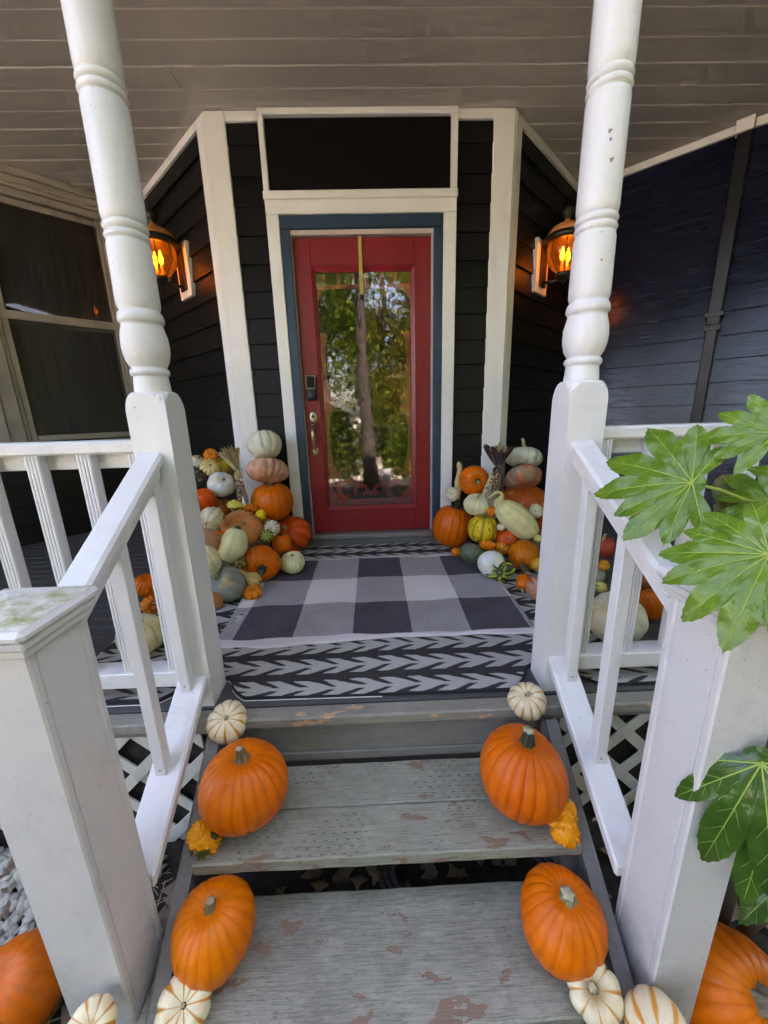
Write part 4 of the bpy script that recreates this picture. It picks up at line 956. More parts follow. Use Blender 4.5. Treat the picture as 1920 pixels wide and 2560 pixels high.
T = {
 'L1':(-0.720,-0.210,0.849, 0.114,0.102, -0.23,0.44,0.87),
 'L2':(-0.716,-0.210,0.669, 0.146,0.082, -0.01,0.43,0.90),
 'L3':(-0.703,-0.220,0.453, 0.155,0.147, 0.01,-0.04,1.00),
 'L4':(-0.586,-0.190,0.192, 0.149,0.122, -0.42,-0.65,0.64),
 'L5':(-0.605,-0.440,0.205, 0.065,0.075, -0.08,-0.01,1.00),
 'L6':(-0.519,-0.575,0.117, 0.081,0.075, 0.11,-0.25,0.96),
 'L7':(-0.686,-0.670,0.158, 0.119,0.109, 0.28,-0.96,0.00),
 'L8':(-0.687,-0.889,0.071, 0.053,0.037, 0.10,-0.28,0.96),
 'L9':(-0.705,-0.830,0.133, 0.046,0.060, -0.70,-0.17,0.70),
 'L10':(-0.777,-0.760,0.198, 0.039,0.043, 0.15,-0.97,-0.18),
 'L11':(-0.819,-0.896,0.134, 0.102,0.102, -0.40,-0.59,0.70),
 'L12':(-0.824,-0.720,0.302, 0.081,0.107, 0.32,0.16,0.93),
 'L13':(-0.837,-0.500,0.340, 0.131,0.091, 0.32,-0.58,0.75),
 'L14':(-0.959,-0.650,0.456, 0.063,0.069, -0.29,-0.84,-0.46),
 'L15':(-0.926,-0.780,0.357, 0.044,0.067, -0.28,-0.35,0.89),
 'L16':(-0.955,-0.600,0.327, 0.038,0.031, 0.48,-0.86,0.17),
 'L17':(-0.877,-0.950,0.300, 0.059,0.088, -0.07,-0.33,0.94),
 'L18':(-0.854,-0.991,0.084, 0.037,0.055, -0.19,-0.07,0.98),
 'L19':(-1.028,-0.270,0.590, 0.093,0.079, 0.55,-0.47,0.69),
 'L20':(-1.095,-0.420,0.524, 0.077,0.073, -0.13,-0.45,0.88),
 'L21':(-1.013,-0.320,0.441, 0.062,0.056, 0.09,-0.22,0.97),
 'L22':(-1.129,-0.170,0.699, 0.068,0.049, 0.31,-0.74,0.60),
 'L23':(-1.142,-0.100,0.777, 0.051,0.037, 0.39,-0.81,0.43),
 'L24':(-1.235,-0.120,0.741, 0.052,0.042, 0.52,-0.17,0.84),
 'L25':(-1.194,-0.220,0.638, 0.051,0.066, -0.11,-0.49,0.86),
 'L26':(-1.099,-0.020,0.691, 0.057,0.063, 0.12,-0.31,0.94),
 'L26b':(-1.043,0.000,0.652, 0.048,0.048, 0.11,-0.30,0.95),
 'L27':(-0.902,-0.400,0.470, 0.038,0.055, 0.98,0.11,-0.15),
 'L28':(-0.816,-0.370,0.431, 0.048,0.034, 0.16,-0.79,-0.59),
 'L29':(-0.742,-0.400,0.397, 0.036,0.036, -0.12,-0.64,0.76),
 'L30':(-0.710,-0.380,0.343, 0.028,0.025, 0.61,-0.29,0.74),
 'L31':(-0.658,-0.460,0.322, 0.055,0.040, -0.07,-0.96,0.26),
 'L32':(-0.682,-0.520,0.285, 0.046,0.044, 0.15,-0.87,0.47),
 'L35':(-1.332,-0.800,0.098, 0.069,0.062, 0.38,-0.22,0.90),
 'L36':(-1.184,-1.009,0.081, 0.053,0.045, 0.67,-0.68,0.29),
 'L37':(-1.039,-1.354,0.106, 0.101,0.087, 0.18,-0.09,0.98),
 'R1':(1.139,-0.100,0.691, 0.137,0.075, 0.15,0.39,0.91),
 'R2':(1.138,-0.120,0.542, 0.144,0.080, -0.07,0.64,0.77),
 'R3':(1.137,-0.130,0.362, 0.177,0.127, -0.08,-0.21,0.97),
 'R4':(0.750,-0.200,0.552, 0.110,0.093, 0.05,-0.99,0.11),
 'R6':(0.589,-0.220,0.459, 0.055,0.041, -0.29,-0.91,0.30),
 'R8':(0.601,-0.190,0.218, 0.147,0.165, 0.20,-0.00,0.98),
 'R9':(0.726,-0.360,0.411, 0.091,0.073, 0.07,-0.32,0.94),
 'R10':(0.763,-0.420,0.252, 0.106,0.106, 0.08,-0.09,0.99),
 'R11':(0.812,-0.420,0.377, 0.036,0.029, 0.09,-0.72,0.69),
 'R12':(0.841,-0.440,0.435, 0.034,0.037, 0.18,-0.40,0.90),
 'R13':(0.960,-0.500,0.336, 0.095,0.159, -0.72,0.21,0.66),
 'R14':(1.110,-0.440,0.371, 0.053,0.040, -0.38,-0.86,0.34),
 'R15':(0.853,-0.520,0.292, 0.026,0.026, -0.58,-0.77,0.27),
 'R16':(0.914,-0.480,0.198, 0.073,0.062, -0.22,-0.89,0.40),
 'R17':(0.764,-0.540,0.175, 0.054,0.035, 0.27,0.54,0.80),
 'R18':(0.853,-0.570,0.163, 0.056,0.036, 0.61,0.52,0.60),
 'R19':(0.663,-0.527,0.119, 0.078,0.066, 0.67,0.57,0.48),
 'R20':(0.590,-0.386,0.078, 0.035,0.030, 0.25,-0.27,0.93),
 'R21':(0.738,-0.720,0.121, 0.083,0.079, -0.11,-0.98,0.17),
 'R22':(0.762,-0.800,0.091, 0.036,0.022, -0.30,-0.87,0.39),
 'R23':(0.968,-0.639,0.138, 0.097,0.102, -0.34,-0.83,-0.44),
 'R24':(0.866,-0.915,0.078, 0.044,0.053, -0.43,-0.76,-0.49),
 'R25':(0.910,-1.020,0.099, 0.071,0.057, -0.23,-0.97,0.11),
 'R26':(0.999,-0.780,0.129, 0.039,0.043, -0.70,-0.34,-0.62),
 'R27':(1.079,-0.580,0.225, 0.028,0.034, -0.38,-0.84,0.40),
 'R28':(1.217,-0.360,0.249, 0.067,0.067, -0.15,-0.33,0.93),
 'R29':(1.500,-0.620,0.165, 0.067,0.071, -0.33,-0.14,0.93),
 'R30':(1.363,-0.850,0.137, 0.034,0.032, -0.11,-0.54,0.83),
 'R31':(1.359,-0.800,0.055, 0.047,0.043, -0.14,-0.22,0.96),
 'R32':(1.224,-1.050,0.103, 0.030,0.039, -0.97,0.15,0.17),
 'R33':(1.090,-1.403,0.128, 0.120,0.106, -0.54,-0.24,0.81),
 'R34':(1.366,-1.251,0.101, 0.061,0.080, 0.07,0.00,1.00),
 'R35':(1.540,-0.993,0.098, 0.069,0.069, -0.05,-0.06,1.00),
 'S1':(-0.521,-1.770,-0.005, 0.070,0.055, 0.19,-0.51,0.84),
 'S2':(-0.403,-1.955,-0.075, 0.129,0.124, -0.02,0.04,1.00),
 'S3':(-0.505,-2.048,-0.157, 0.039,0.045, -0.45,-0.22,0.86),
 'S4':(-0.446,-2.179,-0.297, 0.106,0.103, 0.03,-0.05,1.00),
 'S5':(-0.477,-2.297,-0.347, 0.065,0.048, 0.28,-0.42,0.87),
 'S6':(-1.004,-2.181,-0.481, 0.114,0.120, -0.06,-0.32,0.94),
 'S7':(-0.640,-2.362,-0.262, 0.051,0.042, 0.43,-0.36,0.83),
 'S8':(0.558,-1.750,0.013, 0.068,0.053, -0.18,-0.40,0.90),
 'S9':(0.467,-1.956,-0.071, 0.131,0.128, 0.13,0.05,0.99),
 'S10':(0.566,-2.060,-0.148, 0.040,0.053, 0.21,0.30,0.93),
 'S11':(0.498,-2.196,-0.296, 0.109,0.105, 0.13,-0.07,0.99),
 'S12':(0.528,-2.314,-0.348, 0.063,0.049, -0.28,-0.34,0.90),
 'S13':(0.640,-2.378,-0.345, 0.068,0.060, -0.42,-0.81,0.40),
 'S14':(0.921,-2.282,-0.463, 0.137,0.137, 0.19,-0.54,0.82),
}
GRP = {'L': 'pumpkins and gourds heaped on the window side of the door', 'R': 'pumpkins and gourds heaped on the shrub side of the door', 'S': 'pumpkins set out on the steps and at their foot'}
def squash(id, name, label, kind='pumpkin', col=None, ribs=14, depth=.07, lop=.035, stem=None, mat='pumpkin_skin', dim=.22, warts=0, wa=.05, wr=.1, prof=None, e=.92, sharp=.55, bend=None, spin=None, nphi=84, seed=None):
    x, y, z, r, h, ax, ay, az = T[id]; seed = seed or sum(ord(c) for c in id)*7+13
    P = round_prof(r, h, 34 if nphi < 150 else 64, dim, .16, e) if prof is None else spline_prof(prof, r, h, 44 if nphi < 150 else 76)
    me = body_mesh(name, P, ribs, depth, lop, seed, None, warts, wa, wr, bend, r, nphi, sharp, col)
    me.materials.append(MT[mat])
    o = bpy.data.objects.new(name, me); COL.objects.link(o)
    o.matrix_world = axis_mat((x,y,z), (ax,ay,az), spin if spin is not None else (seed*1.7) % 6.28)
    tag(o, label, kind, GRP[id[0]])
    if stem:
        L_, r0, r1, sc_, kw = stem
        sm = stem_mesh(L_, r0, r1, seed, sc_, **kw); sm.materials.append(MT['stem_wood'])
        s = bpy.data.objects.new('stem', sm); COL.objects.link(s); s.parent = o
        s.location = (0, 0, float(P[0,1])-.002)
    return o
BR = (.23,.17,.085); GRN = (.065,.085,.03); DK = (.035,.038,.024); TAN = (.36,.28,.14)
S_ = lambda L_, r0, r1=None, c=BR, **kw: (L_, r0, r1 or r0*.75, c, kw)
big = dict(ribs=17, depth=.045, lop=.04)
# ---- heap by the window side
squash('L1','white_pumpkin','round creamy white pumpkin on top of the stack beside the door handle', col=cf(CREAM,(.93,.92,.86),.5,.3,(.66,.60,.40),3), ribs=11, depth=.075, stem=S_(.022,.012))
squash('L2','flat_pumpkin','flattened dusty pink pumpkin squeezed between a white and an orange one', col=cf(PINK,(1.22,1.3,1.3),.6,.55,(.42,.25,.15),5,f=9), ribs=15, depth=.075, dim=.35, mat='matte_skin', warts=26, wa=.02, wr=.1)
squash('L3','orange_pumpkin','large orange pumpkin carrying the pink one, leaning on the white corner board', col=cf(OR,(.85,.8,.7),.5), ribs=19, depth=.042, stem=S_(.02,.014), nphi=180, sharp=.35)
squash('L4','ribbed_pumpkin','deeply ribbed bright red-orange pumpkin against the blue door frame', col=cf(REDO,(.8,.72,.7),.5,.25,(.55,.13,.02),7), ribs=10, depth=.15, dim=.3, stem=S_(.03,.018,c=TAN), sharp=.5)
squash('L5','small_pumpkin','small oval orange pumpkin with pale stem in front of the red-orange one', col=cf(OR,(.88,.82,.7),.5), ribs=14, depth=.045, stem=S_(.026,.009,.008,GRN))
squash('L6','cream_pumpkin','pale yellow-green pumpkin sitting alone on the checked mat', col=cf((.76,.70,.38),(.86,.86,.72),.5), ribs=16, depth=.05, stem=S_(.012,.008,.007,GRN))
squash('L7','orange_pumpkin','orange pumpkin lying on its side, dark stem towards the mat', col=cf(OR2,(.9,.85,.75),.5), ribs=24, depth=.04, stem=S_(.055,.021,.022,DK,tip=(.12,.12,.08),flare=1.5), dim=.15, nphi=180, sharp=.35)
squash('L8','mini_pumpkin','mini orange pumpkin alone at the corner of the mat below the tan gourd', col=cf(MINI,(.82,.72,.6),.5), ribs=10, depth=.13, dim=.4, stem=S_(.018,.006,.005,TAN))
squash('L9','pear_gourd','tan warty pear gourd resting above the mini pumpkin at the mat corner', 'gourd', cf((.62,.42,.15),(.95,.9,.8),.4,.5,(.40,.24,.06),3), 7, .06, .05, None, 'matte_skin', warts=80, wa=.08, wr=.08, nphi=160,
       prof=((.05,1.45),(.16,1.38),(.20,1.05),(.33,.62),(.72,.22),(.98,-.22),(.92,-.62),(.55,-.88),(.02,-.95)))
squash('L10','striped_gourd','small green and orange striped gourd behind the tan pear gourd', 'gourd', cf_gourd((.10,.095,.02),(.42,.15,.015),3,.1,4), 8, .06, .04, S_(.02,.008,.006,TAN))
squash('L11','grey_pumpkin','big blue-grey pumpkin with a tan scar next to the porch post', col=None, ribs=9, depth=.10, lop=.06, dim=.28, stem=S_(.03,.016,c=TAN), mat='matte_skin') if False else None
def grey_col(V, g, zz, ph, wm, r, ri):
    C_ = np.tile(np.array(GREY), (len(V),1)); C_ *= (1-.18*g)[:,None]
    d = np.array((.62,-.30,.62)); c = (V@d)/np.linalg.norm(V, axis=1); k2 = np.clip((c+vnoise(V, 40, 3)*.05-.84)*14, 0, 1)[:,None]*(1-.45*np.clip(g*1.5,0,1))[:,None]
    return C_*(1-k2)+np.array((.50,.34,.17))*k2
squash('L11','grey_pumpkin','big blue-grey pumpkin with a tan scar next to the porch post', col=grey_col, ribs=9, depth=.10, lop=.06, dim=.28, stem=S_(.03,.016,c=TAN), mat='matte_skin', spin=.4)
OBL = ((.03,1.0),(.22,.985),(.50,.90),(.80,.60),(.97,.22),(1.0,-.15),(.90,-.52),(.66,-.82),(.35,-.97),(.02,-1.0))
squash('L12','oblong_squash','pale oblong squash standing upright below the salmon pumpkin', 'squash', cf(PALE,(.9,.9,.75),.5,.25,(.60,.52,.24),2), 9, .045, .03, S_(.016,.012,.012,GRN), prof=OBL)
squash('L13','salmon_pumpkin','broad flat salmon pumpkin in the middle of the heap by the porch post', col=cf(SALM,(.88,.85,.8),.5,.6,(.47,.22,.09),4,f=7), ribs=11, depth=.085, dim=.4, stem=S_(.016,.011,.009,TAN), mat='matte_skin')
squash('L14','warty_gourd','cream warty gourd tucked beside the porch post', 'gourd', cf((.74,.62,.40),(.8,.75,.62),.5,.3,(.52,.40,.22),6), 8, .09, .05, None, 'matte_skin', warts=46, wa=.13, wr=.09, nphi=160)
squash('L15','warty_squash','pink bumpy squash covered in warts next to the porch post', 'squash', cf((.46,.22,.13),(1,1,1),.3,.4,(.38,.19,.11),8), 6, .03, .05, None, 'matte_skin', warts=230, wa=.16, wr=.09, prof=OBL, nphi=170)
squash('L16','mini_pumpkin','mini orange pumpkin peeping out behind the pink warty squash', col=cf(MINI,(.85,.75,.6),.5), ribs=11, depth=.08, stem=S_(.012,.005,.004,TAN))
squash('L17','cream_squash','tall cream ribbed squash half hidden by the porch post', 'squash', cf((.72,.63,.36),(.85,.83,.7),.5), 10, .07, .04, None, prof=OBL)
squash('L18','lumpy_gourd','lumpy orange gourd at the foot of the porch post', 'gourd', cf((.50,.17,.04),(.9,.85,.7),.5), 5, .16, .10, None, 'matte_skin', warts=14, wa=.16, wr=.3)
squash('L19','white_pumpkin','smooth white pumpkin beside the dried corn', col=cf(WHITE,(.93,.93,.88),.5,.25,(.60,.50,.38),9), ribs=10, depth=.06, stem=S_(.02,.008,.007,(.14,.12,.06)), dim=.3)
squash('L20','orange_pumpkin','glossy orange-red pumpkin by the porch post under the dark green gourd', col=cf(DEEP,(.85,.8,.75),.5), ribs=9, depth=.05, lop=.05)
squash('L21','orange_pumpkin','dull orange pumpkin hidden behind the yellow-green gourd and corn', col=cf((.36,.105,.012),(.85,.8,.7),.5), ribs=14, depth=.05)
squash('L22','mini_pumpkin','mini cream pumpkin with orange stripes at the top of the heap', col=cf_stripe((.78,.60,.26),(.60,.22,.015),.62,.6,(.50,.24,.03),.3,3), ribs=11, depth=.09, dim=.35, stem=S_(.014,.006,.005,TAN))
squash('L23','mini_pumpkin','topmost mini orange pumpkin of the heap by the window side', col=cf(MINI,(.8,.7,.55),.5), ribs=10, depth=.10, dim=.35, stem=S_(.012,.005,.004,GRN))
squash('L24','mini_pumpkin','mini white pumpkin with curly stem next to the porch post', col=cf((.66,.61,.47),(.88,.84,.75),.5), ribs=9, depth=.09, dim=.35, stem=S_(.036,.006,.005,(.42,.38,.25),bendx=.5))
squash('L25','dark_gourd','dark green speckled gourd behind the porch post', 'gourd', cf_stripe((.035,.038,.018),(.20,.17,.05),.85,.8,(.26,.24,.14),.3,5), 8, .05, .05, None, 'matte_skin', warts=40, wa=.09, wr=.09, nphi=150)
squash('L26','yellow_squash','yellow acorn squash behind the striped mini pumpkin', 'squash', cf_gourd((.60,.44,.03),(.42,.33,.03),4,.3,3), 9, .10, .03, None)
squash('L26b','ochre_squash','dark ochre squash half hidden behind the corn husks', 'squash', cf((.24,.16,.02),(.8,.8,.7),.5), 9, .08, .03, None)
squash('L27','warty_gourd','yellow gourd with dark green streaks lying below the corn cobs', 'gourd', cf_gourd((.68,.58,.09),(.06,.08,.02),3,.75,6,(.60,.52,.14)), 9, .07, .05, None, warts=80, wa=.11, wr=.08, nphi=160, prof=((.03,1.12),(.14,1.04),(.42,.86),(.78,.5),(1.0,.0),(.9,-.5),(.5,-.88),(.02,-1.0)))
squash('L28','mini_pumpkin','mini orange pumpkin showing its hollow under the corn cobs', col=cf((.66,.16,.005),(.8,.7,.6),.5), ribs=11, depth=.12, dim=.55)
squash('L29','warty_gourd','small bright yellow warty gourd next to the large orange pumpkin', 'gourd', cf((.82,.62,.02),(1,1,1),.3), 7, .04, .04, None, warts=60, wa=.14, wr=.12, nphi=140)
squash('L30','mini_gourd','tiny orange gourd wedged above the white striped mini pumpkin', 'gourd', cf((.50,.16,.02),(.85,.8,.7),.4), 7, .04, .04, S_(.014,.005,.006,(.5,.42,.3)))
squash('L31','mini_pumpkin','mini white pumpkin with thin dark stripes on the red-orange pumpkin', col=cf_stripe((.66,.60,.42),(.22,.16,.04),.72,0,None,.15,4), ribs=11, depth=.09, dim=.35, stem=S_(.010,.005,.004,GRN))
squash('L32','star_gourd','small round gourd with yellow star on green', 'gourd', (lambda V, g, zz, ph, wm, r, ri: (lambda k2, t: (np.array((.10,.13,.015))*(1-k2)+np.array((.55,.52,.10))*k2)*(1-t)+np.array((.48,.27,.02))*t)(np.clip((np.cos(9*ph+vnoise(V,40,2)*.5)-.35+vnoise(V,130,5)*.3)*4,0,1)[:,None]*np.clip(1.3-zz*1.9,0,1)[:,None], np.clip((zz-.42)*6,0,1)[:,None])), 9, .03, .03, None, warts=16, wa=.03, wr=.1)
squash('L35','orange_pumpkin','orange pumpkin seen between the balusters behind the lumpy one', col=cf(OR2,(.88,.82,.7),.5), **big)
squash('L36','lumpy_pumpkin','ribbed orange pumpkin with black wire seen between the balusters', col=cf((.66,.16,.005),(.8,.72,.6),.5), ribs=10, depth=.16, dim=.35, lop=.06, stem=S_(.018,.007,.006,TAN))
squash('L37','cream_pumpkin','pale cream ribbed pumpkin on the arrow rug behind the balusters', col=cf((.74,.66,.36),(.88,.86,.74),.5), ribs=13, depth=.06, stem=S_(.02,.010,c=TAN))
# ---- heap by the shrub side
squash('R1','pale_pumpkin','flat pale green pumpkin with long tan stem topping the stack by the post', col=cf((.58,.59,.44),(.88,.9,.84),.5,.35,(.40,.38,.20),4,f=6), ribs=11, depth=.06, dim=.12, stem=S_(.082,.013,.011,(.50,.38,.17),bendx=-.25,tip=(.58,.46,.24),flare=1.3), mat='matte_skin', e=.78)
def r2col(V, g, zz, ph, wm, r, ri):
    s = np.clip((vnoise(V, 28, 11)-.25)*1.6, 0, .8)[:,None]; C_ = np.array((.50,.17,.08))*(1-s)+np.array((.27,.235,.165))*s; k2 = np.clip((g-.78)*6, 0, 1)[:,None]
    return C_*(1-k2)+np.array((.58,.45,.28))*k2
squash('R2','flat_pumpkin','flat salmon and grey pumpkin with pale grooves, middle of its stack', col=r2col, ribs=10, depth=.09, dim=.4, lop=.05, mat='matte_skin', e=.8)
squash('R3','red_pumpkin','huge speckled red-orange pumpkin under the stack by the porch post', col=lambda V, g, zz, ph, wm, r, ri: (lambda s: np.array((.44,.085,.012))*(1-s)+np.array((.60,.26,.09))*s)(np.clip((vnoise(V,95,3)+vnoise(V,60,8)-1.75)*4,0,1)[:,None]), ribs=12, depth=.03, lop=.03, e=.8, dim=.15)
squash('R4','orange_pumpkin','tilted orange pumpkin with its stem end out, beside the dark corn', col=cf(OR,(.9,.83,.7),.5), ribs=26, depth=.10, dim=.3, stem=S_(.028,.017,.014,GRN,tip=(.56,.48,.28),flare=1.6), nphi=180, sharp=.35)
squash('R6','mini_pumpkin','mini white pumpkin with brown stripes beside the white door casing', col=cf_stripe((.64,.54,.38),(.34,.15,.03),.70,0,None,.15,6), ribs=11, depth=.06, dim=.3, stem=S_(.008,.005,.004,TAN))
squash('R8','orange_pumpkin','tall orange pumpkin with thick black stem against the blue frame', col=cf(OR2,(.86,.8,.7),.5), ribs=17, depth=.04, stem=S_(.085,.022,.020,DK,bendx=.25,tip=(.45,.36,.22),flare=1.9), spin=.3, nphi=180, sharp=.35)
squash('R9','pale_pumpkin','pale yellow-green pumpkin above the yellow striped squash', col=cf((.76,.71,.45),(.88,.88,.74),.5,.2,(.5,.5,.3),2), ribs=11, depth=.06, stem=S_(.03,.007,.006,(.44,.42,.22)))
squash('R10','striped_squash','round yellow squash with green stripes and specks', 'squash', lambda V, g, zz, ph, wm, r, ri: (lambda st_, sp_: (np.array((.76,.52,.02))*(1-sp_)+np.array((.16,.16,.015))*sp_)*(1-st_)+np.array((.36,.25,.02))*st_)(np.clip((g-.45)*5,0,1)[:,None], np.clip((vnoise(V,170,5)+vnoise(V,110,6)-1.3)*5,0,1)[:,None]), ribs=9, depth=.03, lop=.03, stem=S_(.012,.008,.006,DK), nphi=120)
squash('R11','mini_pumpkin','mini orange pumpkin between the pale pumpkin and the long squash', col=cf(MINI,(.8,.7,.55),.5), ribs=10, depth=.09)
def swan(V):
    t = np.clip(V[:,2]-.02, 0, None); V = V.copy(); return V
squash('R13','long_squash','long pale yellow squash lying aslant across the heap', 'squash', cf((.74,.68,.34),(.84,.86,.7),.5,.2,(.60,.50,.26),2), 10, .04, .03, None, prof=((.03,1.0),(.30,.975),(.62,.84),(.86,.52),(.98,.15),(1.0,-.15),(.93,-.48),(.74,-.78),(.42,-.96),(.02,-1.0)))
squash('R14','mini_pumpkin','mini cream pumpkin with thin green stripes next to the post', col=cf_stripe((.62,.55,.33),(.20,.17,.04),.70,0,None,.12,7), ribs=12, depth=.06, dim=.3, stem=S_(.008,.005,.004,GRN))
squash('R15','tiny_gourd','tiny white ball gourd under the long squash', 'gourd', cf((.60,.53,.38),(1,1,1),.3), 6, .01, .02, None)
squash('R16','orange_pumpkin','orange pumpkin with cut stem showing below the tiny white gourd', col=cf(DEEP,(.92,.88,.8),.5), ribs=14, depth=.025, stem=S_(.014,.010,.008,GRN,tip=(.62,.56,.36)))
squash('R17','mini_pumpkin','mini orange pumpkin lying between yellow squash and white pumpkin', col=cf(MINI,(.8,.68,.5),.5), ribs=13, depth=.09, dim=.3)
squash('R18','mini_pumpkin','mini orange pumpkin leaning on the white pumpkin below the cut stem', col=cf((.60,.20,.015),(.78,.66,.5),.5), ribs=14, depth=.10, dim=.3)
squash('R19','green_pumpkin','grey-green ribbed pumpkin on the mat corner beside the white one', col=cf((.095,.115,.075),(1.5,1.5,1.4),.55,.5,(.13,.145,.10),4,f=10), ribs=14, depth=.07, lop=.05)
squash('R20','mini_pumpkin','tiny orange pumpkin at the edge of the arrow rug by the tall pumpkin', col=cf(MINI,(.82,.72,.5),.5), ribs=10, depth=.07, stem=S_(.012,.004,.003,TAN))
squash('R21','white_pumpkin','plain white pumpkin behind the green crown gourd', col=cf((.68,.68,.60),(.98,.98,.95),.5), ribs=9, depth=.012, lop=.02, stem=S_(.012,.008,.007,TAN))
squash('R23','orange_pumpkin','orange pumpkin tipped forward with a broken stem beside the post', col=cf((.58,.145,.004),(.92,.88,.8),.5), ribs=20, depth=.035, dim=.12, stem=S_(.07,.017,.019,(.15,.10,.055),bendx=.5,tip=(.55,.46,.28),flare=1.6), spin=2.4, nphi=180, sharp=.35)
squash('R24','small_pumpkin','small tipped orange pumpkin at the mat edge below the broken stem', col=cf(OR,(.9,.85,.7),.5), ribs=12, depth=.03, stem=S_(.022,.009,.008,(.30,.27,.13),tip=(.6,.52,.34)))
squash('R25','pink_pumpkin','deeply folded pink pumpkin half hidden behind the porch post', col=cf((.52,.24,.15),(.85,.8,.75),.5,.3,(.46,.22,.14),3), ribs=9, depth=.17, lop=.06, mat='matte_skin', dim=.2)
squash('R26','yellow_squash','yellow ribbed squash behind the porch post above the pink pumpkin', 'squash', cf((.55,.29,.02),(.85,.8,.6),.5), 9, .07, .03, None)
squash('R27','mini_gourd','small yellow gourd with pale star beside the porch post', 'gourd', cf_gourd((.50,.40,.05),(.62,.56,.22),8,.3,4), 9, .05, .03, None)
squash('R28','orange_pumpkin','red-orange pumpkin almost hidden behind the porch post and long squash', col=cf(DEEP,(.85,.8,.7),.5), **big)
squash('R29','red_pumpkin','glossy red lumpy pumpkin with tan stem seen through the stair railing', col=cf((.42,.055,.025),(.8,.75,.7),.5), ribs=9, depth=.09, lop=.07, stem=S_(.05,.010,.008,(.48,.40,.20),bendx=.4), warts=10, wa=.05, wr=.3)
squash('R30','mini_pumpkin','small orange and yellow striped pumpkin below the red lumpy one', col=cf_stripe((.58,.20,.012),(.60,.36,.03),.45,0,None,.2,5), ribs=9, depth=.03)
squash('R31','grey_pumpkin','grey-white ribbed pumpkin seen low through the stair railing', col=cf((.40,.38,.30),(.75,.75,.7),.5), ribs=11, depth=.07)
squash('R32','warty_gourd','yellow gourd with dark streaks on the floor behind the stair railing', 'gourd', cf_gourd((.55,.50,.12),(.05,.06,.02),4,.7,9,(.6,.55,.2)), 9, .08, .05, None, warts=60, wa=.10, wr=.09, nphi=160, prof=((.03,1.12),(.14,1.04),(.42,.86),(.78,.5),(1.0,.0),(.9,-.5),(.5,-.88),(.02,-1.0)))
squash('R33','cream_pumpkin','large cream pumpkin right behind the fluted balusters on the shrub side', col=cf((.74,.66,.46),(.9,.88,.8),.5), ribs=11, depth=.035, lop=.03)
squash('R34','small_pumpkin','small round orange pumpkin with star-cut stem by the porch railing', col=cf((.60,.125,.005),(.88,.82,.7),.5), ribs=15, depth=.035, stem=S_(.016,.010,.011,(.30,.26,.13),tip=(.60,.55,.32),ridges=5))
squash('R35','orange_pumpkin','dark orange pumpkin in the shade behind the star-stemmed one', col=cf((.34,.085,.01),(.85,.8,.7),.5), **big)
# ---- on the steps
CM = (.78,.68,.43); ST = (.60,.24,.025)
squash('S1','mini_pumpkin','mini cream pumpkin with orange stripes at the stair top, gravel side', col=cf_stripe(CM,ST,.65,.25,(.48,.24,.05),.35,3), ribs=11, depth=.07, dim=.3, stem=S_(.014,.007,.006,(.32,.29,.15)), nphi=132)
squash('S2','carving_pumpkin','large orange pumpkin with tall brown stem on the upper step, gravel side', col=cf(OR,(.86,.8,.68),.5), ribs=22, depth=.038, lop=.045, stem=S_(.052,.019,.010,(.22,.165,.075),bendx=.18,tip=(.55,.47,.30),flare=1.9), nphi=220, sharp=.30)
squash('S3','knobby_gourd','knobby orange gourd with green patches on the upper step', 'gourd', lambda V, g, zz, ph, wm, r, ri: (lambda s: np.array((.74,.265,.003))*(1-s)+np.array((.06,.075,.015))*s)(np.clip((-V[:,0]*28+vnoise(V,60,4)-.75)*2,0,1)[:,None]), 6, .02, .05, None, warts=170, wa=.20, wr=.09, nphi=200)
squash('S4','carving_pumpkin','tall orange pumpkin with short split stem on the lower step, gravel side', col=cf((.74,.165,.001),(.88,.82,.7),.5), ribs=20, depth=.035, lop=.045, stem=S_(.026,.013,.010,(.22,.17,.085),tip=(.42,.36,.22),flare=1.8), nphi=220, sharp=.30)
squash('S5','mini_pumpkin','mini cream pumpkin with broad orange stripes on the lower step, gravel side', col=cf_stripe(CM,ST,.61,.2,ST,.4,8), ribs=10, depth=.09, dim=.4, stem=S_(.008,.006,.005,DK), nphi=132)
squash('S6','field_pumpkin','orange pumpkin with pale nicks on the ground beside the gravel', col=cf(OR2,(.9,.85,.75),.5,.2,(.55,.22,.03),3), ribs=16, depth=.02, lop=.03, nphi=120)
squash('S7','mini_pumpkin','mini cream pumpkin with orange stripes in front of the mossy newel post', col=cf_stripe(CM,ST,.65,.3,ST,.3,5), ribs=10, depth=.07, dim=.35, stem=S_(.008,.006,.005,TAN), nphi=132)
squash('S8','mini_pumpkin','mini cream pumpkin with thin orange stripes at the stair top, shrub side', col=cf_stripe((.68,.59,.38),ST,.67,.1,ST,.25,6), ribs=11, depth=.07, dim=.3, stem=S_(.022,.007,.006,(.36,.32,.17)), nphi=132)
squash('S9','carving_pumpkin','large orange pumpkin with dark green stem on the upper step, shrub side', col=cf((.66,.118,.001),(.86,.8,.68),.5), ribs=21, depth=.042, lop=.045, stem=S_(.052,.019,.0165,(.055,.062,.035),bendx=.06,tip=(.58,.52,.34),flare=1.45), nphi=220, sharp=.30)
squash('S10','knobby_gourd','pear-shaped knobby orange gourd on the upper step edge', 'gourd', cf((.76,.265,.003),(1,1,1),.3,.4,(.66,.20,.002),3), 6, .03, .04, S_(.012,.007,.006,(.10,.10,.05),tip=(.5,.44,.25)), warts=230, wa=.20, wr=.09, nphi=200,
       prof=((.10,1.05),(.30,1.0),(.46,.78),(.60,.45),(.82,.05),(1.0,-.40),(.90,-.75),(.50,-.96),(.02,-1.0)))
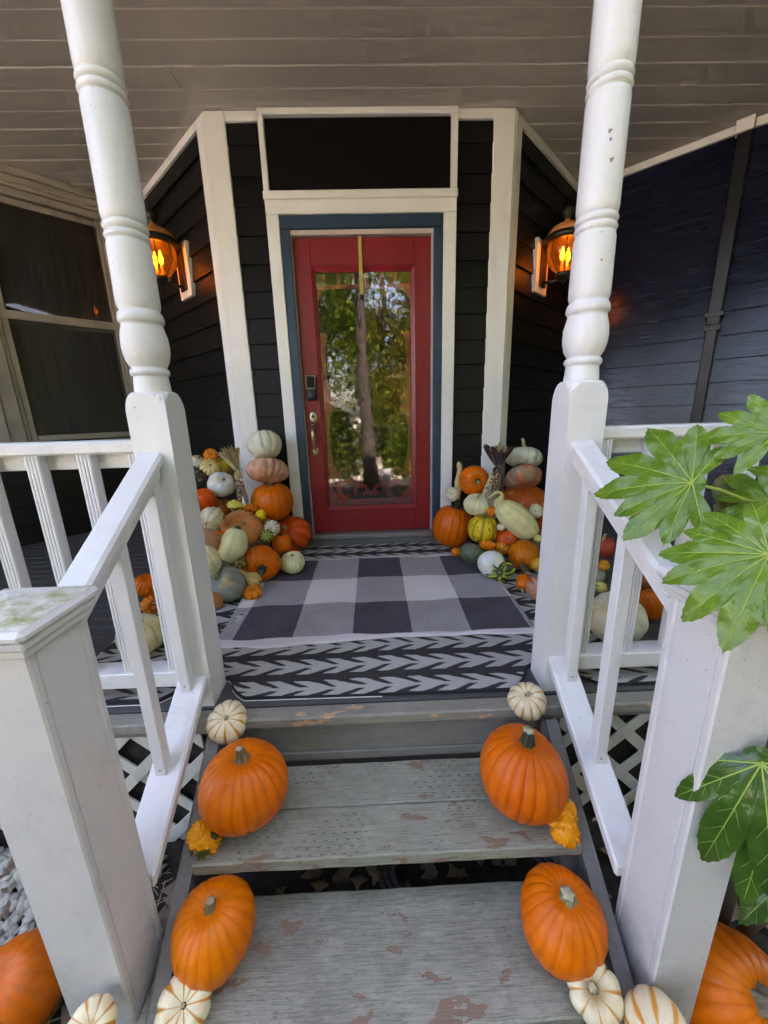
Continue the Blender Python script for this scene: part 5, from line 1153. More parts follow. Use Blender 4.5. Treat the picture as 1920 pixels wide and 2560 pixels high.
squash('S11','carving_pumpkin','orange pumpkin with star-shaped cut stem on the lower step, shrub side', col=cf(OR,(.86,.8,.68),.5), ribs=20, depth=.04, lop=.05, stem=S_(.014,.020,.017,(.30,.27,.14),tip=(.56,.52,.34),ridges=5,flare=2.0), nphi=220, sharp=.30)
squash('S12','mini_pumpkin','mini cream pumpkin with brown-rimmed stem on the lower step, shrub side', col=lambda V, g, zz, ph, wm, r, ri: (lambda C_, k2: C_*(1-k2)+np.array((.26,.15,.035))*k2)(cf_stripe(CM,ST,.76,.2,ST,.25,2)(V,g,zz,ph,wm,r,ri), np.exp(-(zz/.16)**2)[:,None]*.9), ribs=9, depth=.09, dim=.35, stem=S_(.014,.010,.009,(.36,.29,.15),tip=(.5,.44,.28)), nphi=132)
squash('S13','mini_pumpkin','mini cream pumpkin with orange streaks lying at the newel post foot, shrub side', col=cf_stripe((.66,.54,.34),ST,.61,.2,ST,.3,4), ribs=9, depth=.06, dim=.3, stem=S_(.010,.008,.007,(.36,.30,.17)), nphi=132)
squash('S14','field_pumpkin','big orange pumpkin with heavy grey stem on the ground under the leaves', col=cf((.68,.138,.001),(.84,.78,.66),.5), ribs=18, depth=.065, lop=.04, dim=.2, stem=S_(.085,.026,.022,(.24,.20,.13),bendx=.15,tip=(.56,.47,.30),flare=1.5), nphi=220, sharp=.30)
# wire loop on the lumpy pumpkin
wr_ = [(T['L36'][0]+.030+.017*math.cos(a), T['L36'][1]-.054+.004*math.sin(a*2), T['L36'][2]+.006+.016*math.sin(a)) for a in np.linspace(.5, 6.2, 20)]
tag(tube('wire_loop', wr_, .0022, 'wire_black', None, 6), 'black wire loop on the ribbed orange pumpkin behind the balusters', 'wire')

# swan-neck gourds
def neck_gourd(name, label, pts, rad, colfn, mat='pumpkin_skin', seed=3, warts=0):
    pts = [Vector(p) for p in pts]
    # smooth the centre line
    def cr_(P, n=8):
        out = []
        for i in range(len(P)-1):
            p0 = P[max(i-1,0)]; p1 = P[i]; p2 = P[i+1]; p3 = P[min(i+2,len(P)-1)]
            for q in range(n):
                t = q/n; out.append(.5*((2*p1)+(p2-p0)*t+(2*p0-5*p1+4*p2-p3)*t*t+(3*p1-p0-3*p2+p3)*t**3))
        return out+[P[-1]]
    c = cr_(pts); rr_ = np.interp(np.linspace(0,1,len(c)), np.linspace(0,1,len(rad)), rad)
    base = pts[0]; v, f = tube_data([p-base for p in c], list(rr_), 20)
    V = np.array(v); r = np.random.default_rng(seed); wm = np.zeros(len(V))
    ctr = np.repeat(np.array([tuple(p-base) for p in c]), 20, 0); nn = V-ctr; nn /= np.maximum(np.linalg.norm(nn, axis=1, keepdims=True), 1e-5)
    V = V+nn*(vnoise(V, 70, seed)*.06*np.repeat(rr_, 20))[:,None]
    for q in range(warts):
        w0 = V[r.integers(0, len(V))]; dd = np.linalg.norm(V-w0, axis=1); wq = np.exp(-(dd/.006)**2); wm = np.maximum(wm, wq); V = V+nn*(wq*.003)[:,None]
    me = bpy.data.meshes.new(name); me.from_pydata(V.tolist(), [], f); me.shade_smooth()
    setcol(me, np.clip(colfn(V, np.repeat(np.linspace(0,1,len(c)), 20), np.tile(np.arange(20)/20*6.283, len(c))), 0, 1))
    o = link(name, me, mat, None, tuple(base)); return tag(o, label, 'gourd', GRP['R'])
neck_gourd('neck_gourd', 'cream long-necked gourd standing up beside the tilted orange pumpkin', [(.640,-.175,.425),(.640,-.18,.50),(.632,-.18,.545),(.645,-.175,.605),(.650,-.175,.640),(.640,-.178,.668),(.630,-.18,.676)], [.012,.030,.022,.015,.016,.020,.017,.006],
    lambda V, t, ph: np.array((.56,.44,.20))*(1+.12*np.sin(ph*4+V[:,2]*60))[:,None]*np.ones((1,3)), 'matte_skin', 4, 24)
neck_gourd('swan_gourd', 'swan gourd with curled yellow neck and green dark-streaked base', [(.843,-.445,.398),(.845,-.445,.425),(.862,-.45,.458),(.870,-.452,.49),(.855,-.455,.512),(.825,-.46,.51),(.800,-.465,.492),(.778,-.468,.478)], [.006,.030,.031,.016,.0125,.011,.010,.009,.003],
    lambda V, t, ph: np.where((t[:,None] < .16), np.where((vnoise(V,160,3) > 0)[:,None], np.array((.04,.09,.03)), np.array((.60,.58,.36))), np.where((t[:,None] > .55)&(np.sin(ph*3)[:,None] > .4), np.array((.34,.40,.16)), np.array((.60,.50,.20)))), 'pumpkin_skin', 6)
# crown gourd with curling arms
def crown():
    x, y, z, r, h, ax, ay, az = T['R22']; c = thing('crown_gourd', 'dark green and yellow crown gourd with curling arms on the mat', 'gourd', (x,y,z), GRP['R'])
    q = Vector((ax,ay,az)).normalized().to_track_quat('Z','Y').to_matrix()
    def stripe(V, ph, a, b, t): return np.where((np.sin(ph*2.0+vnoise(V,120,5)*.6) > .1)[:,None], np.array(a), np.array(b))*(1-.0*t[:,None])
    P = round_prof(.034, .026, 20, .05, .1, .9)
    me = body_mesh('body', P, 9, .10, .02, 5, None, colf=lambda V, g, zz, ph, wm, r_, ri: np.where((g > .75)[:,None], np.array((.13,.16,.06)), np.array((.025,.05,.018))), R=.034, nphi=54)
    o = link('body', me, 'pumpkin_skin', c); o.rotation_euler = q.to_euler(); o.location = Vector((0,0,.004))
    me2 = stem_mesh(.006, .006, .005, 3, (.35,.24,.12), tip=(.45,.32,.18), ridges=5, flare=1.2); s = link('stem', me2, 'stem_wood', o); s.location = (0,0,.022)
    for k2, (ang, ln, curl) in enumerate(((.1,.088,.5),(.75,.062,.9),(1.55,.085,-1.3),(2.25,.066,.6),(2.85,.062,.7),(3.75,.085,-1.2),(4.45,.07,.3),(5.05,.078,.6),(5.75,.072,1.0))):
        pts, rad = [], []
        for j in range(15):
            t = j/14; rr_ = .018+ln*t*(1-.10*t); a = ang+curl*t*t*.75; dz = .010-.050*t**1.6+.030*max(0,t-.75)
            pts.append(q @ Vector((rr_*math.cos(a), rr_*math.sin(a), dz))); rad.append(.0125*(1-.25*t)*(1.0 if t < .9 else (1-(t-.9)*6)))
        v, f = tube_data(pts, rad, 14); V = np.array(v); me = bpy.data.meshes.new('arm'); me.from_pydata(v, [], f); me.shade_smooth()
        ph = np.tile(np.arange(14)/14*6.283, 15); t = np.repeat(np.linspace(0,1,15), 14)
        setcol(me, np.where((np.sin(ph*2+1.2+vnoise(V,130,k2)*.9)+.5*vnoise(V,220,k2+3) > .15)[:,None], np.array((.36,.40,.05)), np.array((.035,.06,.018))))
        link('arm', me, 'pumpkin_skin', c)
crown()

# ---- dried corn bundles
def corn(label, tie, up_dir, cobs, cob_len, kern, husk, n_up, spread, up_len, seed, group='dried corn bundles'):
    r = random.Random(seed); tie = Vector(tie); b = thing('dried_corn', label, 'corn', tuple(tie), group); U = Vector(up_dir).normalized()
    A = U.cross(Vector((0,1,0))).normalized(); B = A.cross(U).normalized()
    for ci, (tip, rad) in enumerate(cobs):
        tip = Vector(tip); d = (tip-tie).normalized(); L_ = cob_len; start = tip-d*L_
        X = d.orthogonal().normalized(); Y = d.cross(X)
        vs, fs, cs = [], [], []; rows, cols = int(L_/.0068), 12
        for j in range(rows):
            for i in range(cols):
                t = (j+.5)/rows; rr_ = rad*(1.0 if t < .55 else 1-.42*((t-.55)/.45)**1.5); an = 2*math.pi*(i+.5*(j % 2)*0)/cols; base = start+d*(L_*t)
                out = X*math.cos(an)+Y*math.sin(an); sd_ = -X*math.sin(an)+Y*math.cos(an); w = rr_*math.pi/cols*.94; hl = L_/rows*.46; jz = r.uniform(-.0006,.0008)
                o_ = len(vs)
                for a, c_, e in ((-1,-1,0),(1,-1,0),(1,1,0),(-1,1,0)): vs.append(base+out*(rr_*.82)+sd_*(w*a)+d*(hl*c_))
                for a, c_ in ((-.7,-.7),(.7,-.7),(.7,.7),(-.7,.7)): vs.append(base+out*(rr_*1.0+jz)+sd_*(w*a)+d*(hl*c_))
                vs.append(base+out*(rr_*1.06+jz))
                fs += [(o_+q, o_+(q+1) % 4, o_+4+(q+1) % 4, o_+4+q) for q in range(4)]+[(o_+4+q, o_+4+(q+1) % 4, o_+8) for q in range(4)]
                col = np.array(r.choices(kern[ci], k=1)[0])*r.uniform(.8,1.15); cs += [col]*9
        off = Vector(tie); me = bpy.data.meshes.new('cob'); me.from_pydata([tuple(v-off) for v in vs], [], fs); me.shade_smooth(); setcol(me, np.clip(np.array(cs),0,1))
        cb = link('cob', me, 'corn_kernel', b)
        core = tube('core', [start-d*.01, start+d*(L_*.55), start+d*(L_*.98)], [rad*.86, rad*.84, rad*.45], 'dead_leaf', cb, 12)
    def ribbon(P0, dirs, width, nseg, cold, curlw):
        vs, fs, cs = [], [], []; p = Vector(P0); 
        for j in range(nseg+1):
            t = j/nseg; d = (dirs[0]*(1-t)+dirs[1]*t).normalized(); w = width*(.55+1.0*math.sin(min(1,t*1.15)*math.pi*.82)) * (1 if t < .85 else 1-(t-.85)*4.5)
            s = d.cross(Vector((.2,1,.1))).normalized(); nrm = s.cross(d).normalized(); tw = curlw*t; s2 = s*math.cos(tw)+nrm*math.sin(tw)
            n2 = s2.cross(d).normalized()
            vs += [p-s2*w, p+n2*w*.35, p+s2*w]; cc = np.array(cold)*r.uniform(.85,1.1); cs += [cc, cc*.92, cc]
            p = p+d*(dirs[2]/nseg)
        for j in range(nseg): fs += [(j*3, j*3+1, j*3+4, j*3+3), (j*3+1, j*3+2, j*3+5, j*3+4)]
        me = bpy.data.meshes.new('husk'); me.from_pydata([tuple(v-tie) for v in vs], [], fs); me.shade_smooth(); setcol(me, np.clip(np.array(cs),0,1)); link('husk', me, 'husk_dry', b)
    for i in range(n_up):
        f = (i+.5)/n_up*2-1; d1 = (U+A*f*spread*.5+B*r.uniform(-.3,.3)).normalized(); d2 = (U+A*(f*spread*1.3+r.uniform(-.25,.25))+B*r.uniform(-.6,.5)).normalized()
        ribbon(tie+A*f*.012, (d1, d2, up_len*r.uniform(.7,1.1)), r.uniform(.006,.014), 9, r.choice(husk), r.uniform(-1.2,1.2))
    for i in range(16):
        f = (i+.5)/16*2-1; tgt = cobs[i % len(cobs)][0]; dd = (Vector(tgt)-tie).normalized()
        d1 = (dd+A*f*.55+B*r.choice((-.35,-.2,.3))).normalized(); ribbon(tie, (d1, (dd+A*f*.12).normalized(), r.uniform(.05,.075)), .0085, 7, r.choice(husk), r.uniform(-.4,.4))
    rp = [tie+(A*math.cos(a)*.019+B*math.sin(a)*.019)+U*(.003*math.sin(a*3)) for a in np.linspace(0, 6.283*2, 40)]
    tube('twine', rp, .0022, 'straw', b, 6)
TANH = [(.52,.40,.20),(.46,.34,.16),(.56,.45,.25),(.40,.28,.12)]; DARKH = [(.06,.030,.035),(.10,.055,.05),(.40,.31,.17),(.05,.028,.032)]
KA = [(.50,.34,.15),(.62,.50,.28),(.035,.020,.030),(.06,.03,.035),(.12,.05,.05),(.58,.42,.20)]; KB = [(.70,.60,.38),(.62,.50,.27),(.06,.04,.04),(.66,.55,.33)]; KC = [(.10,.035,.025),(.05,.02,.022),(.50,.36,.2),(.22,.07,.03)]
corn('bundle of dried corn with pale husks next to the white pumpkin', (-.897,-.30,.695), (-.30,.05,.9), [((-.893,-.335,.462),.0175),((-.845,-.33,.458),.0165)], .155, [KA, KA], TANH, 26, .55, .165, 5)
corn('bundle of dried corn with dark husks above the pale pumpkin', (.887,-.29,.664), (.05,.08,.9), [((.776,-.345,.474),.0165),((.852,-.335,.478),.020)], .150, [KB, KC], DARKH, 26, .9, .16, 9)
# extra pale husks on the dark bundle are part of the mix of husk colours above

# ---- straw bales under the heaps
def bale(label, c, d, n, L_, w, h, seed):
    c, d, n = map(Vector, (c, d, n)); r = random.Random(seed); b = thing('straw_bale', label, 'straw bale', tuple(c), 'straw bales under the heaps')
    U = Vector((0,0,1)); nx, ny = 14, 8
    obox('core', c, d, n, U, (-L_/2,L_/2), (-w/2,w/2), (0,h), 'straw_dry', b, .03)
    vs, fs = [], []
    for q in range(2600):
        f = r.choice(('t','f','f','e','e2')); s = r.uniform(-L_/2,L_/2); v = r.uniform(0,h); u = r.uniform(-w/2,w/2)
        if f == 't': p = c+d*s+n*u+U*(h+.003); nr = U
        elif f == 'f': p = c+d*s+n*(w/2+.003)+U*v; nr = n
        elif f == 'e': p = c+d*(L_/2+.003)+n*u+U*v; nr = d
        else: p = c-d*(L_/2+.003)+n*u+U*v; nr = -d
        t = Vector((r.gauss(0,1),r.gauss(0,1),r.gauss(0,.6))); t = (t-nr*t.dot(nr)*.75).normalized(); ln = r.uniform(.02,.07); sd_ = t.cross(nr).normalized()*.0016
        o_ = len(vs); vs += [p-sd_, p+sd_, p+t*ln+sd_*.5+nr*r.uniform(0,.012), p+t*ln-sd_*.5+nr*.004]; fs.append((o_,o_+1,o_+2,o_+3))
    o = mesh('stalks', vs, fs, 'straw_dry', b); o['kind'] = 'stuff'
bale('straw bale behind the heap of pumpkins on the window side', (-1.21,-.06,fz(-.1)+.006), (-.7071,.7071,0), (-.7071,-.7071,0), .88, .38, .30, 3)
bale('straw bale under the red-orange pumpkin on the shrub side', (1.27,-.04,fz(-.1)+.006), (.7071,.7071,0), (.7071,-.7071,0), .80, .36, .20, 4)
def straws(name, spots, label):
    r = random.Random(11); vs, fs = [], []
    for (x, y, z, sx, sy, n, ln) in spots:
        for q in range(n):
            p = Vector((x+r.uniform(-sx,sx), y+r.uniform(-sy,sy), 0)); a = r.uniform(0,6.28); zz = (fz(p.y)+.002 if z is None else z)+r.uniform(0,.006)
            t = Vector((math.cos(a), math.sin(a), r.uniform(-.05,.12))); s = Vector((-math.sin(a), math.cos(a), 0))*.0013; L_ = ln*r.uniform(.4,1.2); p.z = zz
            o_ = len(vs); vs += [p-s, p+s, p+t*L_+s, p+t*L_-s]; fs.append((o_,o_+1,o_+2,o_+3))
    o = mesh(name, vs, fs, 'straw'); tag(o, label, 'straw', kind='stuff')
straws('loose_straw', [(-2.2,.2,None,.5,.35,70,.07),(-1.7,-.4,None,.35,.3,40,.05),(1.6,-.3,None,.3,.3,50,.06),(-1.0,-2.05,-.585,.28,.2,60,.09),(-.9,-2.3,-.585,.12,.10,60,.08),(1.0,-2.3,-.585,.3,.3,50,.08),(-.9,-1.9,-.585,.2,.12,40,.06)], 'scattered dry straw on the porch floor and ground')
for k2, (x, y, z, a, l) in enumerate(((.275,-1.80,-.196,.85,.04),(.86,-2.0,-.58,.3,.03))):
    dx, dy = math.cos(a)*l, math.sin(a)*l
    tag(box('straw_piece', (x-.002,x+.002), (y-l/2,y+l/2), (z,z+.003), 'straw', None, 0), ('single piece of straw lying at the back of the upper step','single piece of straw on the soil behind the lattice')[k2], 'straw')
    o = bpy.data.objects['straw_piece' if k2 == 0 else 'straw_piece.001']; o.data.transform(Matrix.Translation(Vector((-x,-y,0)))); o.location = (x,y,0); o.rotation_euler = (0,0,-a)

# ---- gravel, edging timber, dead leaves, hose
def gravel():
    r = random.Random(5); items = []
    ico = bmesh.new(); bmesh.ops.create_icosphere(ico, subdivisions=2, radius=1); bv = [tuple(v.co) for v in ico.verts]; bf = [tuple(v.index for v in f.verts) for f in ico.faces]; ico.free()
    vs, fs = [], []
    for q in range(1500):
        x = r.uniform(-2.3,-.93); y = r.uniform(-2.045,-1.76); z = -.583+r.uniform(-.004,.022)
        s = r.uniform(.011,.022); e = (s*r.uniform(1.0,1.7), s*r.uniform(.8,1.1), s*r.uniform(.45,.7)); a = r.uniform(0,6.28); ca, sa = math.cos(a), math.sin(a); tl = r.uniform(-.5,.5)
        o_ = len(vs); ph = r.uniform(0,6)
        for vx, vy, vz in bv:
            w = 1+.14*math.sin(vx*3+ph)*math.cos(vy*2.6+ph*1.3); px, py, pz = vx*e[0]*w, vy*e[1]*w, vz*e[2]*w; pz += px*tl; vs.append((x+px*ca-py*sa, y+px*sa+py*ca, z+pz))
        fs += [tuple(i+o_ for i in f) for f in bf]
    o = mesh('gravel', vs, fs, 'pebble', None, True); tag(o, 'pale rounded gravel beside the porch lattice', 'gravel', kind='stuff')
gravel()
tag(box('edging_timber', (-2.6,-.80), (-2.125,-2.05), (-.60,-.545), 'timber_edging', None, .012), 'weathered mossy timber edging along the gravel', 'timber')
def dead_leaves():
    r = random.Random(8); vs, fs = [], []
    for q in range(160):
        x, y = random.choice(((r.uniform(-1.6,-.8), r.uniform(-2.5,-2.1)), (r.uniform(-.5,.6), r.uniform(-2.05,-1.75)), (r.uniform(.7,1.9), r.uniform(-2.5,-1.8)), (r.uniform(-1.5,-.7), r.uniform(-2.0,-1.78))))
        s = r.uniform(.018,.05); a = r.uniform(0,6.28); z = -.575+r.uniform(0,.02); o_ = len(vs)
        for k2 in range(9):
            t = k2/9*6.283; rr_ = s*(1+.35*math.cos(t*5)); vs.append((x+rr_*math.cos(t+a), y+rr_*.7*math.sin(t+a), z+.35*rr_*math.sin(t*2+a)))
        vs.append((x,y,z+.006)); fs += [(o_+k2, o_+(k2+1) % 9, o_+9) for k2 in range(9)]
    tag(mesh('dead_leaves', vs, fs, 'dead_leaf', None, True), 'brown dead leaves on the soil beside and under the steps', 'leaves', kind='stuff')
dead_leaves()
hp = []
for i in range(120):
    t = i/119; a = t*6.283*2.6; hp.append((.30+.30*math.cos(a)+.05*t, -1.92+.11*math.sin(a), -.565+.030*t+.008*math.sin(a*3)))
tag(tube('garden_hose', hp, .011, 'hose_rubber', None, 8), 'coil of dark hose lying in the gap under the upper step', 'hose')

# ================================================================== big-leaved shrub
def leaf_mesh(lobes, wf=.30, seed=1, droop=.5, fold=.10, ncirc=360, nr=12):
    """lobes: (angle degrees, length); blade and vein data in the leaf plane (z is the normal)"""
    A = np.radians([a for a, l in lobes]); Ls = np.array([l for a, l in lobes]); T_ = np.linspace(.02, 1, 90); Lm = Ls.max()
    def w(t): return np.clip(np.sin(np.clip(t, 0, 1)**1.5*math.pi), 0, 1)**.75*.80+.14*(1-t)
    ph = np.linspace(-math.pi, math.pi, ncirc, endpoint=False); rad = np.full(ncirc, .0)
    D = (ph[:,None]-A[None,:]+math.pi) % (2*math.pi)-math.pi
    for k2 in range(len(A)):
        L_ = Ls[k2]; hw = L_*wf*w(T_); tt = T_*L_; ang = np.arctan2(hw, tt)
        for i in range(ncirc):
            d = abs(D[i,k2]); ok = np.where(ang >= d)[0]
            if len(ok): rad[i] = max(rad[i], tt[ok[-1]]/max(math.cos(d), .3))
    gap = np.sort(np.abs(D), 1)[:,1]                       # blade tissue joining neighbouring lobes
    rad = np.maximum(rad, np.where(gap < .62, .36*Lm, .12*Lm))
    rad = rad*(1+.022*(np.arange(ncirc) % 3 == 0)*np.clip(rad/Lm-.45, 0, .5)*2)
    nk = np.abs(D).argmin(1)
    def zf(x, y):
        q = math.hypot(x, y); a = math.atan2(y, x); d = (a-A+math.pi) % (2*math.pi)-math.pi; k2 = int(np.abs(d).argmin()); la = q*math.sin(min(abs(d[k2]), 1.2))
        return fold*la*1.7 - droop*q*q/Lm*.9 - .25*fold*q + .010*Lm*math.sin(q/Lm*8+k2*2+seed)*min(1, la/(.08*Lm)) + .045*Lm*math.sin(q/Lm*17+k2*1.7+seed)*min(1, la/(.10*Lm))*.5 + .02*Lm*math.sin(a*3+seed)*(q/Lm)**2*3
    vs = [(0,0,0)]; fs = []
    for j in range(1, nr+1):
        for i in range(ncirc):
            q = rad[i]*j/nr; x, y = q*math.cos(ph[i]), q*math.sin(ph[i]); vs.append((x, y, zf(x, y)))
    for i in range(ncirc): fs.append((0, 1+i, 1+(i+1) % ncirc))
    for j in range(nr-1):
        for i in range(ncirc): fs.append((1+j*ncirc+i, 1+(j+1)*ncirc+i, 1+(j+1)*ncirc+(i+1) % ncirc, 1+j*ncirc+(i+1) % ncirc))
    veins = []
    for k2 in range(len(A)):
        a, L_ = A[k2], Ls[k2]; pts, rr_ = [], []
        for j in range(12):
            q = L_*.95*j/11; x, y = q*math.cos(a), q*math.sin(a); pts.append((x, y, zf(x, y)+.0007)); rr_.append(.0013*(Lm/.19)*(1-.8*j/11)+.0002)
        veins.append(tube_data(pts, rr_, 5))
        for sgn in (-1, 1):
            for u in (.42,.60,.76):
                P = []
                for e in np.linspace(0, 1, 5):
                    q = L_*(u+.13*e); la = sgn*L_*wf*.55*e; x, y = q*math.cos(a)-la*math.sin(a), q*math.sin(a)+la*math.cos(a); P.append((x, y, zf(x, y)+.0002))
                veins.append(tube_data(P, [.00032*(Lm/.19)]*4+[.00015], 4))
    return vs, fs, join_data(veins)
def leaf(parent, c, n, lobes, mat, seed, petiole=None, **kw):
    c, n = Vector(c), Vector(n).normalized(); u = Vector((0,0,1)).cross(n).normalized(); v = n.cross(u)
    vs, fs, (vv, vf) = leaf_mesh(lobes, seed=seed, **kw); X = lambda P: [c+u*a+v*b+n*z for a, b, z in P]
    o = mesh('leaf', X(vs), fs, mat, parent, True); mesh('veins', X(vv), vf, 'leaf_vein', o, True)
    if petiole: tube('petiole', [c-n*.001]+petiole, [.0032]+[.0036]*len(petiole), 'leaf_vein', o, 8)
fs_ = thing('fatsia_shrub', 'glossy green shrub with big hand-shaped leaves overhanging the newel post', 'shrub', (1.02,-2.15,-.6))
base = (1.02,-2.12)
tube('stem', [(1.02,-2.15,-.6),(1.04,-2.13,0.0),(1.0,-2.12,.45),(1.02,-2.10,.72)], [.017,.015,.013,.010], 'timber_edging', fs_, 10)
tube('stem', [(1.02,-2.15,-.6),(1.10,-2.25,-.1),(1.03,-2.32,.25),(.95,-2.33,.42)], [.016,.013,.011,.008], 'timber_edging', fs_, 10)
leaf(fs_, (.709,-2.128,.881), (-.543,-.632,.552), [(-173,.193),(-148,.158),(-127,.176),(-102,.142),(-72,.115),(66,.112),(93,.164),(123,.189),(158,.195)], 'fatsia_leaf', 2, [Vector((.78,-2.12,.862)),Vector((.87,-2.10,.83)),Vector((1.0,-2.10,.73))], wf=0.188, droop=.30)
leaf(fs_, (.664,-2.354,.805), (-.554,-.493,.671), [(-172,.150),(-151,.150),(-124,.158),(-99,.165),(-70,.165),(-35,.14),(20,.12),(70,.13),(108,.125),(140,.13),(165,.125)], 'fatsia_leaf', 5, [Vector((.75,-2.33,.75)),Vector((.92,-2.2,.70)),Vector((1.0,-2.11,.68))], wf=0.178, droop=.35)
leaf(fs_, (.822,-2.176,.986), (-.638,-.599,.484), [(-150,.105),(-178,.130),(152,.112),(120,.11),(80,.12),(40,.12),(-120,.10),(-60,.1)], 'fatsia_leaf', 7, [Vector((.90,-2.15,.93)),Vector((1.0,-2.1,.72))], wf=0.178, droop=.25)
leaf(fs_, (.904,-2.114,.834), (-.607,-.559,.565), [(-143,.115),(-105,.12),(-60,.10),(140,.115),(175,.10),(100,.1),(50,.1)], 'fatsia_leaf', 9, [Vector((.96,-2.1,.78)),Vector((1.01,-2.1,.70))], wf=0.211, droop=.4)
leaf(fs_, (.865,-2.07,.775), (-.50,-.75,.43), [(95,.125),(70,.05),(125,.05)], 'fatsia_old', 13, [Vector((.93,-2.08,.72)),Vector((1.0,-2.1,.66))], wf=0.277, droop=.3)
leaf(fs_, (.84,-2.20,.735), (-.3,-.6,.74), [(176,.17),(150,.13),(-155,.12),(110,.1)], 'fatsia_old', 17, [Vector((.92,-2.15,.70)),Vector((1.0,-2.1,.62))], wf=0.185, droop=.4)
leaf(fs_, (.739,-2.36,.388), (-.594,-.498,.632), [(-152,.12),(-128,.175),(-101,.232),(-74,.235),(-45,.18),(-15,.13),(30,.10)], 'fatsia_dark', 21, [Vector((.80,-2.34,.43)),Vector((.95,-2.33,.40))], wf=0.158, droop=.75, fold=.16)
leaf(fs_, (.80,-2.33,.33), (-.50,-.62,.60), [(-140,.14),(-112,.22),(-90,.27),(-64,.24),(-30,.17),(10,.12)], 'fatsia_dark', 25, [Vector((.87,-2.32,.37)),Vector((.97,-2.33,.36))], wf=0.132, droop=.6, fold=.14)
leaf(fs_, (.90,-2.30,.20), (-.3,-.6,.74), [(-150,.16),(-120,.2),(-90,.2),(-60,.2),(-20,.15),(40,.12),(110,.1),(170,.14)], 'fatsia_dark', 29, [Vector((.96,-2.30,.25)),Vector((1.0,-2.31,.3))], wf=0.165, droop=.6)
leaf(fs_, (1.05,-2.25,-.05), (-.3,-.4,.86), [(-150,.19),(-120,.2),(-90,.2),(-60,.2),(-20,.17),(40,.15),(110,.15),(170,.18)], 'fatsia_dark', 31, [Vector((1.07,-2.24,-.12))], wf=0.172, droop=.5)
leaf(fs_, (1.15,-2.15,.95), (-.3,-.6,.74), [(a_, .16) for a_ in range(-160, 200, 45)], 'fatsia_leaf', 33, [Vector((1.1,-2.12,.8)),Vector((1.02,-2.1,.7))], wf=0.178, droop=.35)
leaf(fs_, (1.10,-2.0,.82), (-.2,-.5,.8), [(a_, .17) for a_ in range(-160, 200, 45)], 'fatsia_leaf', 35, [Vector((1.06,-2.05,.75)),Vector((1.02,-2.1,.7))], wf=0.178, droop=.35)

# ================================================================== the yard the door glass reflects
def tree(name, label, x, y, h, r0, lean, crown, nleaf, mats, seed, split=.45):
    r = random.Random(seed); t = thing(name, label, 'tree', (x,y,-.6), 'trees in the front yard')
    P = [(x+lean[0]*q*q*h+.08*math.sin(q*5+seed), y+lean[1]*q*q*h+.08*math.cos(q*4+seed), -.65+h*q) for q in np.linspace(0,1,12)]
    tube('trunk', P, [r0*(1-.65*q)*(1+.5*math.exp(-q*14)) for q in np.linspace(0,1,12)], 'bark', t, 14)
    br_ = []
    tips = []
    for b in range(9):
        q = r.uniform(split,.98); i = int(q*11); p0 = Vector(P[i]); a = r.uniform(0,6.28); d = Vector((math.cos(a), math.sin(a), r.uniform(.2,.9))).normalized(); L_ = crown*r.uniform(.5,1.0)
        p1 = p0+d*L_*.5+Vector((0,0,.1)); p2 = p0+d*L_; br_.append(tube_data([p0,p1,p2],[r0*.32,r0*.2,r0*.07],7)); tips += [p1,p2,p0.lerp(p2,.75)]
    v, f = join_data(br_); mesh('limbs', v, f, 'bark', t, True)
    cl = [Vector(tt)+Vector((r.gauss(0,.35),r.gauss(0,.35),r.gauss(0,.3)))*crown*.5 for tt in tips for _ in range(3)]
    for mi, mt in enumerate(mats):
        vs, fs = [], []
        for q in range(nleaf//len(mats)):
            c = r.choice(cl); p = c+Vector((r.gauss(0,1),r.gauss(0,1),r.gauss(0,.8)))*crown*.19; s = r.uniform(.05,.11); u = Vector((r.gauss(0,1),r.gauss(0,1),r.gauss(0,1))).normalized(); w = u.orthogonal().normalized()
            o_ = len(vs); vs += [p-u*s, p+w*s*.55, p+u*s, p-w*s*.55]; fs.append((o_,o_+1,o_+2,o_+3))
        mesh('crown', vs, fs, mt, t)
tree('yard_tree', 'leaning thick-trunked tree reflected in the middle of the door glass', -.04, -5.3, 7.5, .145, (-.016,.0), 2.2, 4000, ['yard_leaf','yard_leaf_dark'], 3, .62)
tree('yard_tree', 'slender tree with gold leaves reflected in the upper door glass', 1.25, -11.5, 9.5, .13, (.004,0), 2.3, 8000, ['yard_leaf','yard_leaf_gold'], 5, .25)
tree('yard_tree', 'pale slim trunk with yellow-green leaves reflected at the door glass edge', -1.7, -12.0, 9.0, .15, (.0,0), 2.2, 8000, ['yard_leaf','yard_leaf_dark'], 7, .25)
tree('yard_tree', 'bushy bright green tree reflected beside the thick trunk', .55, -14.5, 8.0, .14, (0,0), 2.6, 11000, ['yard_leaf','yard_leaf_gold','yard_leaf'], 11, .12)
def copy_tree(root, loc, rot, sc_, label):
    o = root.copy(); COL.objects.link(o); o.location = loc; o.rotation_euler = (0,0,rot); o.scale = (sc_,)*3; o['label'] = label
    for ch in root.children:
        c = ch.copy(); COL.objects.link(c); c.parent = o
tree('yard_tree', 'leafy tree standing along the yard edge behind the viewer', -3.2, -15.5, 10.0, .2, (0,0), 2.8, 12000, ['yard_leaf_dark','yard_leaf'], 13, .06)
proto = [o for o in bpy.data.objects if o.name.startswith('yard_tree') and abs(o.location.x+3.2) < .01][0]
